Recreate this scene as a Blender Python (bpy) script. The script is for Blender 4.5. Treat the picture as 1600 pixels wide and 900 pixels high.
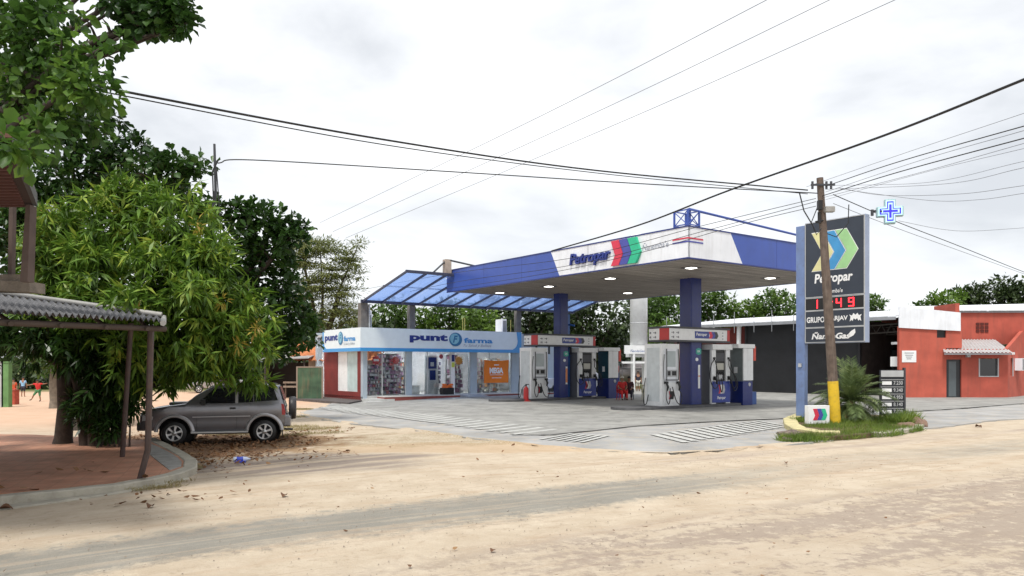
import bpy, bmesh, math, random
import numpy as np
from mathutils import Vector, Matrix
for o in list(bpy.data.objects): bpy.data.objects.remove(o)
SC = bpy.context.scene
COL = SC.collection
R = math.radians
random.seed(4)

# ------------------------------------------------------------ camera
CAMH, HOR, FPX = 2.0, 570.0, 1200.0
cd = bpy.data.cameras.new('camera'); cam = bpy.data.objects.new('camera', cd); COL.objects.link(cam)
cam.location = (0, 0, CAMH); cam.rotation_euler = (R(90), 0, 0)
cd.sensor_width = 36; cd.lens = 36*FPX/1600; cd.shift_y = (HOR-450)/1600
cd.clip_start = .1; cd.clip_end = 2000
SC.camera = cam
# ------------------------------------------------------------ sky and sun
SUN_EL, SUN_AZ = 62, 200          # azimuth clockwise from +Y : the sun stands behind the camera, a little left
w = bpy.data.worlds.new("World"); SC.world = w; w.use_nodes = True
nt = w.node_tree; N = nt.nodes; L = nt.links; N.clear()
sky = N.new('ShaderNodeTexSky'); sky.sky_type = 'NISHITA'; sky.sun_disc = False
sky.sun_elevation = R(SUN_EL); sky.sun_rotation = R(SUN_AZ)
tc = N.new('ShaderNodeTexCoord')
mp = N.new('ShaderNodeMapping'); mp.inputs['Scale'].default_value = (1, 1, 2.6)
n1 = N.new('ShaderNodeTexNoise'); n1.inputs['Scale'].default_value = 2.4; n1.inputs['Detail'].default_value = 7; n1.inputs['Roughness'].default_value = .52
n1.inputs['Distortion'].default_value = .25
cr = N.new('ShaderNodeValToRGB')
cr.color_ramp.elements[0].position = .36; cr.color_ramp.elements[0].color = (.60, .62, .65, 1)
cr.color_ramp.elements[1].position = .62; cr.color_ramp.elements[1].color = (.96, .965, .97, 1)
e = cr.color_ramp.elements.new(.5); e.color = (.80, .815, .835, 1)
vm = N.new('ShaderNodeVectorMath'); vm.operation = 'SCALE'; vm.inputs['Scale'].default_value = 5.9
mx = N.new('ShaderNodeMix'); mx.data_type = 'RGBA'; mx.inputs[0].default_value = .94
bg = N.new('ShaderNodeBackground'); bg.inputs['Strength'].default_value = .1
wo = N.new('ShaderNodeOutputWorld')
L.new(tc.outputs['Generated'], mp.inputs[0]); L.new(mp.outputs[0], n1.inputs['Vector']); L.new(n1.outputs['Fac'], cr.inputs[0])
L.new(cr.outputs[0], vm.inputs[0]); L.new(sky.outputs[0], mx.inputs[6]); L.new(vm.outputs[0], mx.inputs[7])
L.new(mx.outputs[2], bg.inputs['Color']); L.new(bg.outputs[0], wo.inputs[0])
sd = bpy.data.lights.new('sun', 'SUN'); sun = bpy.data.objects.new('sun', sd); COL.objects.link(sun)
sd.energy = 1.5; sd.angle = R(12); sd.color = (1, .965, .90)
az, el = R(SUN_AZ), R(SUN_EL)
sv = Vector((math.sin(az)*math.cos(el), math.cos(az)*math.cos(el), math.sin(el)))
sun.rotation_euler = sv.to_track_quat('Z', 'Y').to_euler(); sun.location = sv*60
SC.view_settings.view_transform = 'Standard'; SC.view_settings.look = 'None'; SC.view_settings.gamma = 1
SC.view_settings.use_curve_mapping = False
SC.view_settings.exposure = 1.12
SC.render.engine = 'CYCLES'

# ------------------------------------------------------------ helpers
def sstep(t): t = max(0, min(1, t)); return t*t*(3-2*t)
def gz(x, y=0): return -.15*sstep((-x-2)/6.5)
def at(px, py, Y): return Vector(((px-800)/FPX*Y, Y, CAMH+(HOR-py)/FPX*Y))
def gnd(px, py, z=0.0):
    Y = (CAMH-z)*FPX/(py-HOR); return Vector(((px-800)/FPX*Y, Y, z))
def gg(px, py, dz=0.0):
    z = 0
    for _ in range(4):
        p = gnd(px, py, z+dz); z = gz(p.x)
    return p
ROT = R(36.5); V_ = Vector((math.cos(ROT), math.sin(ROT), 0)); U_ = Vector((-math.sin(ROT), math.cos(ROT), 0))
C0 = Vector((6.53, 28.5, 0))
def S(a, b, z=0): return C0+V_*a+U_*b+Vector((0, 0, z))       # station grid -> world

MATS = {}
def mat(name, col, rough=.6, var=.12, scale=3.0, metal=0, bump=0, bscale=40, emit=None, dirt=None, dirtamt=.0, spec=.5, streak=False, coat=0):
    if name in MATS: return MATS[name]
    m = bpy.data.materials.new(name); m.use_nodes = True; MATS[name] = m
    nt = m.node_tree; N = nt.nodes; L = nt.links
    b = N['Principled BSDF']; b.inputs['Roughness'].default_value = rough; b.inputs['Metallic'].default_value = metal
    b.inputs['Specular IOR Level'].default_value = spec; b.inputs['Coat Weight'].default_value = coat
    t = N.new('ShaderNodeTexCoord'); src = t.outputs['Object']
    if streak:
        mpp = N.new('ShaderNodeMapping'); mpp.inputs['Scale'].default_value = (1, 1, .12); L.new(src, mpp.inputs[0]); ssrc = mpp.outputs[0]
    else: ssrc = src
    n = N.new('ShaderNodeTexNoise'); n.inputs['Scale'].default_value = scale; n.inputs['Detail'].default_value = 5; L.new(src, n.inputs['Vector'])
    r = N.new('ShaderNodeMapRange'); r.inputs['From Min'].default_value = .3; r.inputs['From Max'].default_value = .7
    r.inputs['To Min'].default_value = 1-var; r.inputs['To Max'].default_value = 1+var*.6; L.new(n.outputs['Fac'], r.inputs['Value'])
    sc = N.new('ShaderNodeVectorMath'); sc.operation = 'SCALE'; sc.inputs[0].default_value = col[:3]; L.new(r.outputs[0], sc.inputs['Scale'])
    out = sc.outputs[0]
    if dirt:
        n2 = N.new('ShaderNodeTexNoise'); n2.inputs['Scale'].default_value = scale*2.3; n2.inputs['Detail'].default_value = 8; n2.inputs['Roughness'].default_value = .7
        L.new(ssrc, n2.inputs['Vector'])
        r2 = N.new('ShaderNodeMapRange'); r2.inputs['From Min'].default_value = .5; r2.inputs['From Max'].default_value = .72
        r2.inputs['To Max'].default_value = dirtamt; L.new(n2.outputs['Fac'], r2.inputs['Value'])
        mm = N.new('ShaderNodeMix'); mm.data_type = 'RGBA'; mm.inputs[7].default_value = (*dirt, 1)
        L.new(r2.outputs[0], mm.inputs[0]); L.new(out, mm.inputs[6]); out = mm.outputs[2]
    L.new(out, b.inputs['Base Color'])
    if bump:
        n3 = N.new('ShaderNodeTexNoise'); n3.inputs['Scale'].default_value = bscale; n3.inputs['Detail'].default_value = 4; L.new(src, n3.inputs['Vector'])
        bp = N.new('ShaderNodeBump'); bp.inputs['Strength'].default_value = bump; bp.inputs['Distance'].default_value = .02
        L.new(n3.outputs['Fac'], bp.inputs['Height']); L.new(bp.outputs[0], b.inputs['Normal'])
    if emit:
        b.inputs['Emission Color'].default_value = (*col[:3], 1); b.inputs['Emission Strength'].default_value = emit
    return m
def ribbed(name, col, axis='X', freq=30, depth=.02, **k):
    m = mat(name, col, **k); nt = m.node_tree; N = nt.nodes; L = nt.links
    t = N.new('ShaderNodeTexCoord'); wv = N.new('ShaderNodeTexWave'); wv.bands_direction = axis; wv.inputs['Scale'].default_value = freq
    L.new(t.outputs['Object'], wv.inputs['Vector'])
    bp = N.new('ShaderNodeBump'); bp.inputs['Strength'].default_value = .9; bp.inputs['Distance'].default_value = depth
    L.new(wv.outputs['Fac'], bp.inputs['Height']); L.new(bp.outputs[0], N['Principled BSDF'].inputs['Normal'])
    return m
def glassmat(name, tint=(.8, .88, .9), alpha=.25, rough=.05):
    m = bpy.data.materials.new(name); m.use_nodes = True; MATS[name] = m
    nt = m.node_tree; N = nt.nodes; L = nt.links; N.clear()
    o = N.new('ShaderNodeOutputMaterial'); t = N.new('ShaderNodeBsdfTransparent'); t.inputs[0].default_value = (*tint, 1)
    g = N.new('ShaderNodeBsdfGlossy'); g.inputs['Roughness'].default_value = rough
    f = N.new('ShaderNodeFresnel'); f.inputs[0].default_value = 1.45
    a = N.new('ShaderNodeMath'); a.operation = 'ADD'; a.inputs[1].default_value = alpha*.2; L.new(f.outputs[0], a.inputs[0])
    mx = N.new('ShaderNodeMixShader'); L.new(a.outputs[0], mx.inputs[0]); L.new(t.outputs[0], mx.inputs[1]); L.new(g.outputs[0], mx.inputs[2])
    L.new(mx.outputs[0], o.inputs[0]); return m

class Fr:                                  # a flat face: origin, right axis, outward normal (z is up)
    def __init__(s, o, r, n, u=(0, 0, 1)): s.o = Vector(o); s.r = Vector(r).normalized(); s.n = Vector(n).normalized(); s.u = Vector(u).normalized()
    def p(s, x, y, d=0): return s.o+s.r*x+s.u*y+s.n*d
def FY(x, y, z=0): return Fr((x, y, z), (1, 0, 0), (0, -1, 0))       # faces local -y
def FX(x, y, z=0): return Fr((x, y, z), (0, -1, 0), (-1, 0, 0))      # faces local -x

TXT = {}
def text2d(s, bold=0, shear=0, res=3):
    k = (s, bold, shear)
    if k in TXT: return TXT[k]
    c = bpy.data.curves.new('t', 'FONT'); c.body = s; c.offset = bold; c.shear = shear; c.resolution_u = res; c.fill_mode = 'FRONT'
    o = bpy.data.objects.new('t', c); COL.objects.link(o); dg = bpy.context.evaluated_depsgraph_get(); dg.update()
    me = bpy.data.meshes.new_from_object(o.evaluated_get(dg))
    vs = [(v.co.x, v.co.y) for v in me.vertices]; fs = [list(p.vertices) for p in me.polygons]
    bpy.data.objects.remove(o); bpy.data.curves.remove(c); bpy.data.meshes.remove(me)
    TXT[k] = (vs, fs); return TXT[k]

class MB:
    def __init__(s): s.v = []; s.f = []; s.m = []; s.s = []; s.mi = 0
    def add(s, vs, fs, sm=False):
        k = len(s.v); s.v += [tuple(p) for p in vs]
        for f in fs: s.f.append([i+k for i in f]); s.m.append(s.mi); s.s.append(sm)
        return s
    def box(s, x0, x1, y0, y1, z0, z1):
        return s.add([(x, y, z) for z in (z0, z1) for x, y in ((x0, y0), (x1, y0), (x1, y1), (x0, y1))],
                     [(3, 2, 1, 0), (4, 5, 6, 7), (0, 1, 5, 4), (1, 2, 6, 5), (2, 3, 7, 6), (3, 0, 4, 7)])
    def cbox(s, c, d, rz=0, bev=0):
        M = Matrix.Rotation(rz, 3, 'Z'); c = Vector(c); x, y, z = d[0]/2, d[1]/2, d[2]/2
        if bev:
            pts = [(-x+bev, -y), (x-bev, -y), (x, -y+bev), (x, y-bev), (x-bev, y), (-x+bev, y), (-x, y-bev), (-x, -y+bev)]
        else: pts = [(-x, -y), (x, -y), (x, y), (-x, y)]
        return s.prism([c+M@Vector((a, b, -z)) for a, b in pts], (0, 0, 2*z))
    def prism(s, pts, d, sm=False):
        pts = [Vector(p) for p in pts]; d = Vector(d); n = len(pts)
        return s.add(pts+[p+d for p in pts], [list(range(n))[::-1], list(range(n, 2*n))]+[(i, (i+1) % n, (i+1) % n+n, i+n) for i in range(n)], sm)
    def poly(s, F, pts, d0, d1): return s.prism([F.p(x, y, d0) for x, y in pts], F.n*(d1-d0))
    def rect(s, F, x0, x1, y0, y1, d0, d1): return s.poly(F, [(x0, y0), (x1, y0), (x1, y1), (x0, y1)], d0, d1)
    def disc(s, F, cx, cy, rx, ry, d0, d1, n=24): return s.poly(F, [(cx+rx*math.cos(6.2832*i/n), cy+ry*math.sin(6.2832*i/n)) for i in range(n)], d0, d1)
    def text(s, F, t, x0, x1, y0, y1, d, bold=0, shear=0, th=0):
        vs, fs = text2d(t, bold, shear); xs = [a for a, b in vs]; ys = [b for a, b in vs]
        sx = (x1-x0)/(max(xs)-min(xs)); sy = (y1-y0)/(max(ys)-min(ys)); mx, my = min(xs), min(ys)
        s.add([F.p(x0+(a-mx)*sx, y0+(b-my)*sy, d) for a, b in vs], fs)
        if th:
            for q in (1,): s.add([F.p(x0+(a-mx)*sx, y0+(b-my)*sy, d-th) for a, b in vs], fs)
            # side walls from boundary edges
            ec = {}
            for f in fs:
                for i in range(len(f)):
                    a, b = f[i], f[(i+1) % len(f)]; k = (min(a, b), max(a, b)); ec[k] = ec.get(k, 0)+1
            P = lambda i, dd: F.p(x0+(vs[i][0]-mx)*sx, y0+(vs[i][1]-my)*sy, dd)
            for (a, b), c in ec.items():
                if c == 1: s.add([P(a, d), P(b, d), P(b, d-th), P(a, d-th)], [(0, 1, 2, 3)])
        return s
    def tube(s, pts, r, n=8, cap=True):
        pts = [Vector(p) for p in pts]; k = len(pts); rs = r if isinstance(r, (list, tuple)) else [r]*k
        ring = []; prev = None
        for i, p in enumerate(pts):
            t = (pts[min(i+1, k-1)]-pts[max(i-1, 0)]).normalized()
            if prev is None: a = t.orthogonal().normalized()
            else: a = (prev-t*prev.dot(t)); a = a.normalized() if a.length > 1e-6 else t.orthogonal().normalized()
            prev = a; b = t.cross(a)
            ring += [p+(a*math.cos(6.28318*j/n)+b*math.sin(6.28318*j/n))*rs[i] for j in range(n)]
        fs = [(i*n+j, i*n+(j+1) % n, (i+1)*n+(j+1) % n, (i+1)*n+j) for i in range(k-1) for j in range(n)]
        s.add(ring, fs, True)
        if cap: s.add(ring[:n], [list(range(n))[::-1]]); s.add(ring[-n:], [list(range(n))])
        return s
    def lathe(s, c, prof, axis='Z', n=24):
        c = Vector(c); vs = []; k = len(prof)
        for r, h in prof:
            for j in range(n):
                a = 6.28318*j/n; x, y = r*math.cos(a), r*math.sin(a)
                vs.append(c+Vector({'Z': (x, y, h), 'Y': (x, h, y), 'X': (h, x, y)}[axis]))
        s.add(vs, [(i*n+j, i*n+(j+1) % n, (i+1)*n+(j+1) % n, (i+1)*n+j) for i in range(k-1) for j in range(n)], True)
        return s
    def build(s, name, mats, parent=None, bevel=0, xf=None, smooth=None):
        me = bpy.data.meshes.new(name); v = s.v
        if xf: v = [xf @ Vector(p) for p in v]
        me.from_pydata([tuple(p) for p in v], [], s.f)
        for m in (mats if isinstance(mats, (list, tuple)) else [mats]): me.materials.append(m)
        me.polygons.foreach_set('material_index', s.m); me.polygons.foreach_set('use_smooth', s.s)
        bm = bmesh.new(); bm.from_mesh(me); bmesh.ops.recalc_face_normals(bm, faces=bm.faces)
        if bevel:
            bmesh.ops.remove_doubles(bm, verts=bm.verts, dist=1e-5)
            es = [e for e in bm.edges if len(e.link_faces) == 2 and e.calc_face_angle(0) > .6]
            bmesh.ops.bevel(bm, geom=es, offset=bevel, segments=2, affect='EDGES', profile=.5)
        bm.to_mesh(me); bm.free(); me.update()
        o = bpy.data.objects.new(name, me); COL.objects.link(o)
        if parent is not None: o.parent = parent
        return o
def thing(name, label, cat, loc=(0, 0, 0), rz=0, group=None):
    o = bpy.data.objects.new(name, None); COL.objects.link(o); o.location = loc; o.rotation_euler = (0, 0, rz); o.empty_display_size = .3
    return tag(o, label, cat, group)
def tag(o, label, cat, group=None, kind=None):
    o['label'] = label; o['category'] = cat
    if group: o['group'] = group
    if kind: o['kind'] = kind
    return o
def struct(o): o['kind'] = 'structure'; return o
def copytree(o, parent=None):
    c = o.copy(); COL.objects.link(c)
    if parent is not None: c.parent = parent
    for ch in [x for x in bpy.data.objects if x.parent == o]: copytree(ch, c)
    return c

# ------------------------------------------------------------ materials
white = mat('white_paint', (.82, .83, .83), .45, .06, 2, dirt=(.4, .38, .34), dirtamt=.25)
white2 = mat('white_sheet', (.80, .82, .86), .5, .08, 1.5, dirt=(.45, .44, .42), dirtamt=.35, streak=True)
navy = mat('navy_paint', (.012, .026, .17), .28, .12, 2, dirt=(.05, .06, .12), dirtamt=.35)
blue = mat('blue_panel', (.04, .085, .37), .3, .1, 1.2, dirt=(.05, .08, .25), dirtamt=.4, streak=True)
signblue = mat('sky_blue_panel', (.05, .30, .66), .35, .05)
paleblue = mat('pale_blue_panel', (.72, .80, .84), .35, .04)
redp = mat('red_paint', (.50, .03, .03), .4, .1)
black = mat('black_rubber', (.012, .012, .013), .5, .2)
darkgrey = mat('dark_grey_metal', (.05, .052, .06), .45, .2)
grey = mat('grey_metal', (.28, .29, .31), .45, .15)
lgrey = mat('light_grey_metal', (.45, .46, .47), .4, .12)
steel = mat('brushed_steel', (.5, .5, .5), .3, .1, metal=.8)
concrete = mat('concrete', (.30, .29, .27), .85, .25, 3, bump=.4, dirt=(.12, .11, .10), dirtamt=.5)
tilered = mat('dark_red_wall', (.20, .026, .022), .7, .2, 1.5, bump=.2)
shopwall = mat('blue_grey_wall', (.40, .47, .53), .7, .06, 2, dirt=(.25, .27, .28), dirtamt=.3, streak=True)
txtblue = mat('dark_blue_ink', (.012, .03, .22), .4, 0)
txtwhite = mat('white_ink', (.85, .85, .85), .4, 0)
cyan = mat('cyan_ink', (.03, .25, .60), .4, 0)
# ------------------------------------------------------------ ground
def node_ground():
    m = bpy.data.materials.new('ground_sand'); m.use_nodes = True
    nt = m.node_tree; N = nt.nodes; L = nt.links; b = N['Principled BSDF']; b.inputs['Roughness'].default_value = .95; b.inputs['Specular IOR Level'].default_value = .15
    tc = N.new('ShaderNodeTexCoord'); P = tc.outputs['Object']
    sep = N.new('ShaderNodeSeparateXYZ'); L.new(P, sep.inputs[0]); X, Y = sep.outputs[0], sep.outputs[1]
    def val(i, v):
        if isinstance(v, (int, float)): i.default_value = v
        else: L.new(v, i)
    def ma(op, a, b_=0, c=0):
        n = N.new('ShaderNodeMath'); n.operation = op; val(n.inputs[0], a); val(n.inputs[1], b_); val(n.inputs[2], c); return n.outputs[0]
    def noise(scale, detail=5, rough=.55, vec=P, st=None, dist=0, rot=R(32.7)):
        if st:
            mp = N.new('ShaderNodeMapping'); mp.vector_type = 'TEXTURE'; mp.inputs['Rotation'].default_value = (0, 0, rot); mp.inputs['Scale'].default_value = st; L.new(vec, mp.inputs[0]); vec = mp.outputs[0]
        n = N.new('ShaderNodeTexNoise'); n.inputs['Scale'].default_value = scale; n.inputs['Detail'].default_value = detail; n.inputs['Roughness'].default_value = rough; n.inputs['Distortion'].default_value = dist
        L.new(vec, n.inputs['Vector']); return n.outputs['Fac']
    def ss(v, a, b_):
        n = N.new('ShaderNodeMapRange'); n.interpolation_type = 'SMOOTHSTEP'; val(n.inputs[0], v); n.inputs[1].default_value = a; n.inputs[2].default_value = b_; return n.outputs[0]
    def mix(f, c1, c2):
        n = N.new('ShaderNodeMix'); n.data_type = 'RGBA'; val(n.inputs[0], f)
        for i, c in ((6, c1), (7, c2)):
            if isinstance(c, tuple): n.inputs[i].default_value = (*c, 1)
            else: L.new(c, n.inputs[i])
        return n.outputs[2]
    def ell(cx, cy, rx, ry, wob, a=.7, b_=1.15):
        dx = ma('DIVIDE', ma('SUBTRACT', X, cx), rx); dy = ma('DIVIDE', ma('SUBTRACT', Y, cy), ry)
        r = ma('SQRT', ma('ADD', ma('MULTIPLY', dx, dx), ma('MULTIPLY', dy, dy)))
        return ss(ma('ADD', r, wob), b_, a)
    wv = ma('ADD', ma('MULTIPLY', X, -.54), ma('MULTIPLY', Y, .84))
    sv = ma('ADD', ma('MULTIPLY', X, .84), ma('MULTIPLY', Y, .54))
    n_str = noise(.7, 6, .6, st=(6, 1, 1)); n_str2 = noise(1.6, 6, .65, st=(9, 1, 1)); n_big = noise(.3, 4); n_mid = noise(1.3, 7, .62); n_fine = noise(26, 3, .7); n_grain = noise(80, 2, .7); n_crisp = noise(4.5, 10, .78); n_trk = noise(2.6, 5, .7, st=(16, .5, 1)); n_trk2 = noise(2.2, 5, .7, st=(14, .5, 1), rot=R(8))
    wd = ma('ADD', wv, ma('MULTIPLY', ma('SUBTRACT', n_str, .5), 1.5)); wd = ma('ADD', wd, ma('MULTIPLY', ma('SUBTRACT', n_crisp, .5), 1.5))
    sand = mix(ss(n_mid, .3, .7), (.48, .395, .295), (.58, .495, .385))
    sand = mix(ma('MULTIPLY', ss(n_str2, .50, .72), .45), sand, (.43, .30, .20))
    sand = mix(ma('MULTIPLY', ss(n_fine, .5, .75), .22), sand, (.44, .30, .18))
    sand = mix(ma('MULTIPLY', ss(n_crisp, .54, .62), .42), sand, (.34, .255, .18)); sand = mix(ma('MULTIPLY', ss(n_crisp, .44, .37), .35), sand, (.66, .58, .45))
    sand = mix(ma('MULTIPLY', ss(n_trk, .56, .62), .30), sand, (.36, .26, .185)); sand = mix(ma('MULTIPLY', ma('MULTIPLY', ss(n_trk2, .57, .62), ss(Y, 9, 13)), .32), sand, (.42, .28, .18))
    asph = mix(n_mid, (.17, .172, .155), (.27, .265, .24)); asph = mix(ma('MULTIPLY', ss(n_grain, .5, .7), .5), asph, (.42, .38, .33))
    # worn carriageway under thin sand
    band = ma('MULTIPLY', ss(wd, 8.35, 8.8), ss(wd, 10.4, 9.9)); band = ma('MULTIPLY', band, ma('MULTIPLY_ADD', ss(n_trk, .62, .5), .45, .55))
    cover = ss(ma('ADD', ma('ADD', ma('MULTIPLY', n_str2, .7), ma('MULTIPLY', n_crisp, .5)), ma('MULTIPLY', ss(sv, 4, 14), .28)), .95, .60)
    band = ma('MULTIPLY', band, ma('MULTIPLY_ADD', cover, .7, .15))
    col = mix(band, sand, asph)
    mot = ma('MULTIPLY', ss(wd, 7.6, 6.9), ss(sv, 0, 6)); mot = ma('MULTIPLY', mot, ma('MULTIPLY_ADD', ss(ma('ADD', n_str, ma('MULTIPLY', ma('SUBTRACT', n_crisp, .5), .9)), .44, .54), .6, .12))
    col = mix(mot, col, mix(n_fine, (.22, .175, .15), (.40, .325, .265)))
    # third worn track further right
    b3 = ma('MULTIPLY', ma('MULTIPLY', ss(wd, 10.9, 11.3), ss(wd, 12.2, 11.6)), ma('MULTIPLY', ss(sv, 9, 13), ss(n_str2, .4, .6)))
    col = mix(ma('MULTIPLY', b3, .55), col, (.36, .29, .25))
    # bare asphalt patch before the parked car
    pt = ell(-5.0, 16.1, 3.4, 2.1, ma('MULTIPLY', ma('SUBTRACT', n_str, .5), 1.5))
    pt = ma('MULTIPLY', pt, ma('MULTIPLY_ADD', ss(n_str2, .62, .42), .7, .15))
    col = mix(pt, col, mix(n_fine, (.17, .14, .125), (.29, .24, .21)))
    # red earth and leaf crumbs under the trees
    red = ell(-9.3, 20.6, 5.4, 3.6, ma('MULTIPLY', ma('SUBTRACT', n_mid, .5), 1.3))
    col = mix(ma('MULTIPLY', red, .85), col, mix(ss(n_fine, .35, .65), (.115, .06, .032), (.36, .19, .10)))
    # orange wash by the forecourt lip
    ow = ell(-1.2, 18.6, 4.2, 1.3, ma('MULTIPLY', ma('SUBTRACT', n_mid, .5), 1.2)); col = mix(ma('MULTIPLY', ow, .55), col, (.50, .355, .22))
    # far earth
    far = ma('MULTIPLY', ss(ma('ADD', ma('MULTIPLY', X, -1), ma('MULTIPLY', n_big, 3)), 10, 14), ss(Y, 22, 30))
    col = mix(far, col, mix(n_mid, (.52, .33, .22), (.66, .47, .34)))
    gr = ma('MULTIPLY', ss(ma('ADD', Y, ma('MULTIPLY', n_big, 14)), 64, 74), 1); col = mix(gr, col, mix(n_mid, (.06, .10, .025), (.16, .15, .06)))
    gp = ma('MULTIPLY', ell(-3.2, 20.8, 5.5, 2.0, ma('MULTIPLY', ma('SUBTRACT', n_mid, .5), 2)), ss(n_fine, .45, .6)); col = mix(ma('MULTIPLY', gp, .5), col, (.20, .17, .07))
    L.new(col, b.inputs['Base Color'])
    h = ma('ADD', ma('ADD', ma('MULTIPLY', n_crisp, .9), ma('MULTIPLY', n_trk, -.5)), ma('MULTIPLY', n_str2, .4)); h = ma('ADD', h, ma('ADD', ma('MULTIPLY', n_fine, .35), ma('MULTIPLY', n_mid, .5)))
    bp = N.new('ShaderNodeBump'); bp.inputs['Strength'].default_value = .8; bp.inputs['Distance'].default_value = .05; L.new(h, bp.inputs['Height']); L.new(bp.outputs[0], b.inputs['Normal'])
    return m
from mathutils import noise as mnoise
def build_ground():
    nx, ny = 230, 230
    xs = [math.copysign(abs(t)**2.6, t)*420 for t in np.linspace(-1, 1, nx)]; ys = [-12+(t**2.4)*620 for t in np.linspace(0, 1, ny)]
    v = []
    for y in ys:
        for x in xs:
            z = gz(x, y)
            w_ = -.54*x+.84*y; s_ = .84*x+.54*y
            if abs(x) < 22 and 0 < y < 34:
                z += .022*(mnoise.noise((s_*.22, w_*1.3, 0))) + .012*mnoise.noise((x*1.7, y*1.7, 3))-.008
            v.append((x, y, z))
    f = [(j*nx+i, j*nx+i+1, (j+1)*nx+i+1, (j+1)*nx+i) for j in range(ny-1) for i in range(nx-1)]
    m = MB(); m.add(v, f, True); struct(m.build('ground', node_ground()))
build_ground()

def sheet(name, pts, dz, thick, m, cut=True, wob=0):
    """polygon sheet draped on gz at height dz above it, with a side skirt"""
    bm = bmesh.new(); vs = [bm.verts.new((p[0], p[1], 0)) for p in pts]; bm.faces.new(vs)
    for k in range(16):
        x = -9+k*.5
        bmesh.ops.bisect_plane(bm, geom=bm.verts[:]+bm.edges[:]+bm.faces[:], plane_co=(x, 0, 0), plane_no=(1, 0, 0))
    bmesh.ops.triangulate(bm, faces=bm.faces)
    bmesh.ops.recalc_face_normals(bm, faces=bm.faces)
    for f in bm.faces:
        if f.normal.z < 0: f.normal_flip()
    be = [e for e in bm.edges if e.is_boundary]
    for v in bm.verts: v.co.z = gz(v.co.x)+dz
    r = bmesh.ops.extrude_edge_only(bm, edges=be)
    for v in r['geom']:
        if isinstance(v, bmesh.types.BMVert): v.co.z -= thick
    me = bpy.data.meshes.new(name); bm.to_mesh(me); bm.free(); me.materials.append(m)
    o = bpy.data.objects.new(name, me); COL.objects.link(o); return o
def rough(pts, amp=.12, step=.5, seed=1):
    rnd = random.Random(seed); out = []
    for i in range(len(pts)):
        a, b = Vector(pts[i][:2]), Vector(pts[(i+1) % len(pts)][:2]); n = max(1, int((b-a).length/step))
        if (b-a).length > 12: out.append(a); continue
        for k in range(n):
            p = a.lerp(b, k/n); out.append(p+Vector((rnd.uniform(-amp, amp), rnd.uniform(-amp, amp))))
    return out
def slabmat(name, c, dark, jscale=None):
    m = mat(name, c, .8, .26, .8, bump=.35, bscale=30, dirt=dark, dirtamt=.8)
    return m
fore_m = slabmat('forecourt_concrete', (.31, .305, .285), (.14, .138, .125))
lip_m = slabmat('forecourt_concrete_pale', (.35, .345, .335), (.48, .41, .31))
edge = [gg(*p) for p in ((508, 636), (484, 641), (466, 647), (482, 653), (560, 664), (640, 673), (700, 681), (760, 689), (830, 697), (900, 703), (960, 708), (1050, 710), (1120, 706), (1225, 697), (1300, 689), (1400, 675), (1480, 668), (1560, 657))]
fpts = [(p.x, p.y) for p in edge]
fc = rough(fpts[:-1], .1, .5)
fc = [p for p in fc] 
outer = [Vector(fpts[-1]), Vector((60, 44)), Vector((60, 62)), Vector((14, 62)), Vector((-9.5, 62)), Vector((-10.5, 47))]
# keep the rough front edge but drop the closing segment's noise
fore = sheet('forecourt_slab', [tuple(p) for p in rough(fpts, .09, .45)[:]][:-1]+[tuple(p) for p in outer], .03, .12, lip_m); struct(fore)
# darker inner slab, one step above, bounded by the joint
J = [gg(*p) for p in ((555, 629), (500, 637), (560, 646), (640, 657), (720, 668), (800, 679), (862, 683), (930, 675), (1000, 668), (1060, 664), (1130, 660), (1250, 655))]
jp = [(p.x, p.y) for p in J]
j2 = gg(1420, 645); j3 = gg(1600, 632)
inner = jp+[(j2.x, j2.y), (j3.x+4, j3.y+2.5), (58, 46), (58, 60), (14, 60), (-8.5, 60), (-9.3, 47)]
struct(sheet('inner_slab', inner, .048, .03, fore_m))
gm_ = bpy.data.objects['ground'].data.materials[0]; rd = random.Random(12)
EP = [Vector(p) for p in fpts]
PL = [Vector(p) for p in fpts[:-1]]+[Vector(o[:2]) for o in outer]
def inpoly(p):
    c = False
    for i in range(len(PL)):
        a, b = PL[i-1], PL[i]
        if (a.y > p.y) != (b.y > p.y) and p.x < (b.x-a.x)*(p.y-a.y)/(b.y-a.y)+a.x: c = not c
    return c
for k in range(26):
    i = rd.randrange(0, len(EP)-5); c = EP[i].lerp(EP[i+1], rd.random()); L1, L2 = rd.uniform(.3, 1.5), rd.uniform(.12, .32); tv = (EP[i+1]-EP[i]).normalized(); nv = Vector((-tv.y, tv.x)); ph0 = rd.random()*6
    P_ = []
    for j in range(22):
        a = 6.2832*j/22; r = 1+.3*math.sin(3*a+ph0)+.18*math.sin(7*a+ph0*2)+rd.uniform(-.1, .1); P_.append(c+tv*L1*r*math.cos(a)+nv*L2*r*math.sin(a))
    m = MB(); m.add([(p.x, p.y, gz(p.x)+(.034+.0004*k if inpoly(p) else -.035)) for p in P_]+[(c.x, c.y, gz(c.x)+.05+.0004*k)], [(j, (j+1) % 22, 22) for j in range(22)], True); struct(m.build('sand_drift', gm_))
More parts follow.
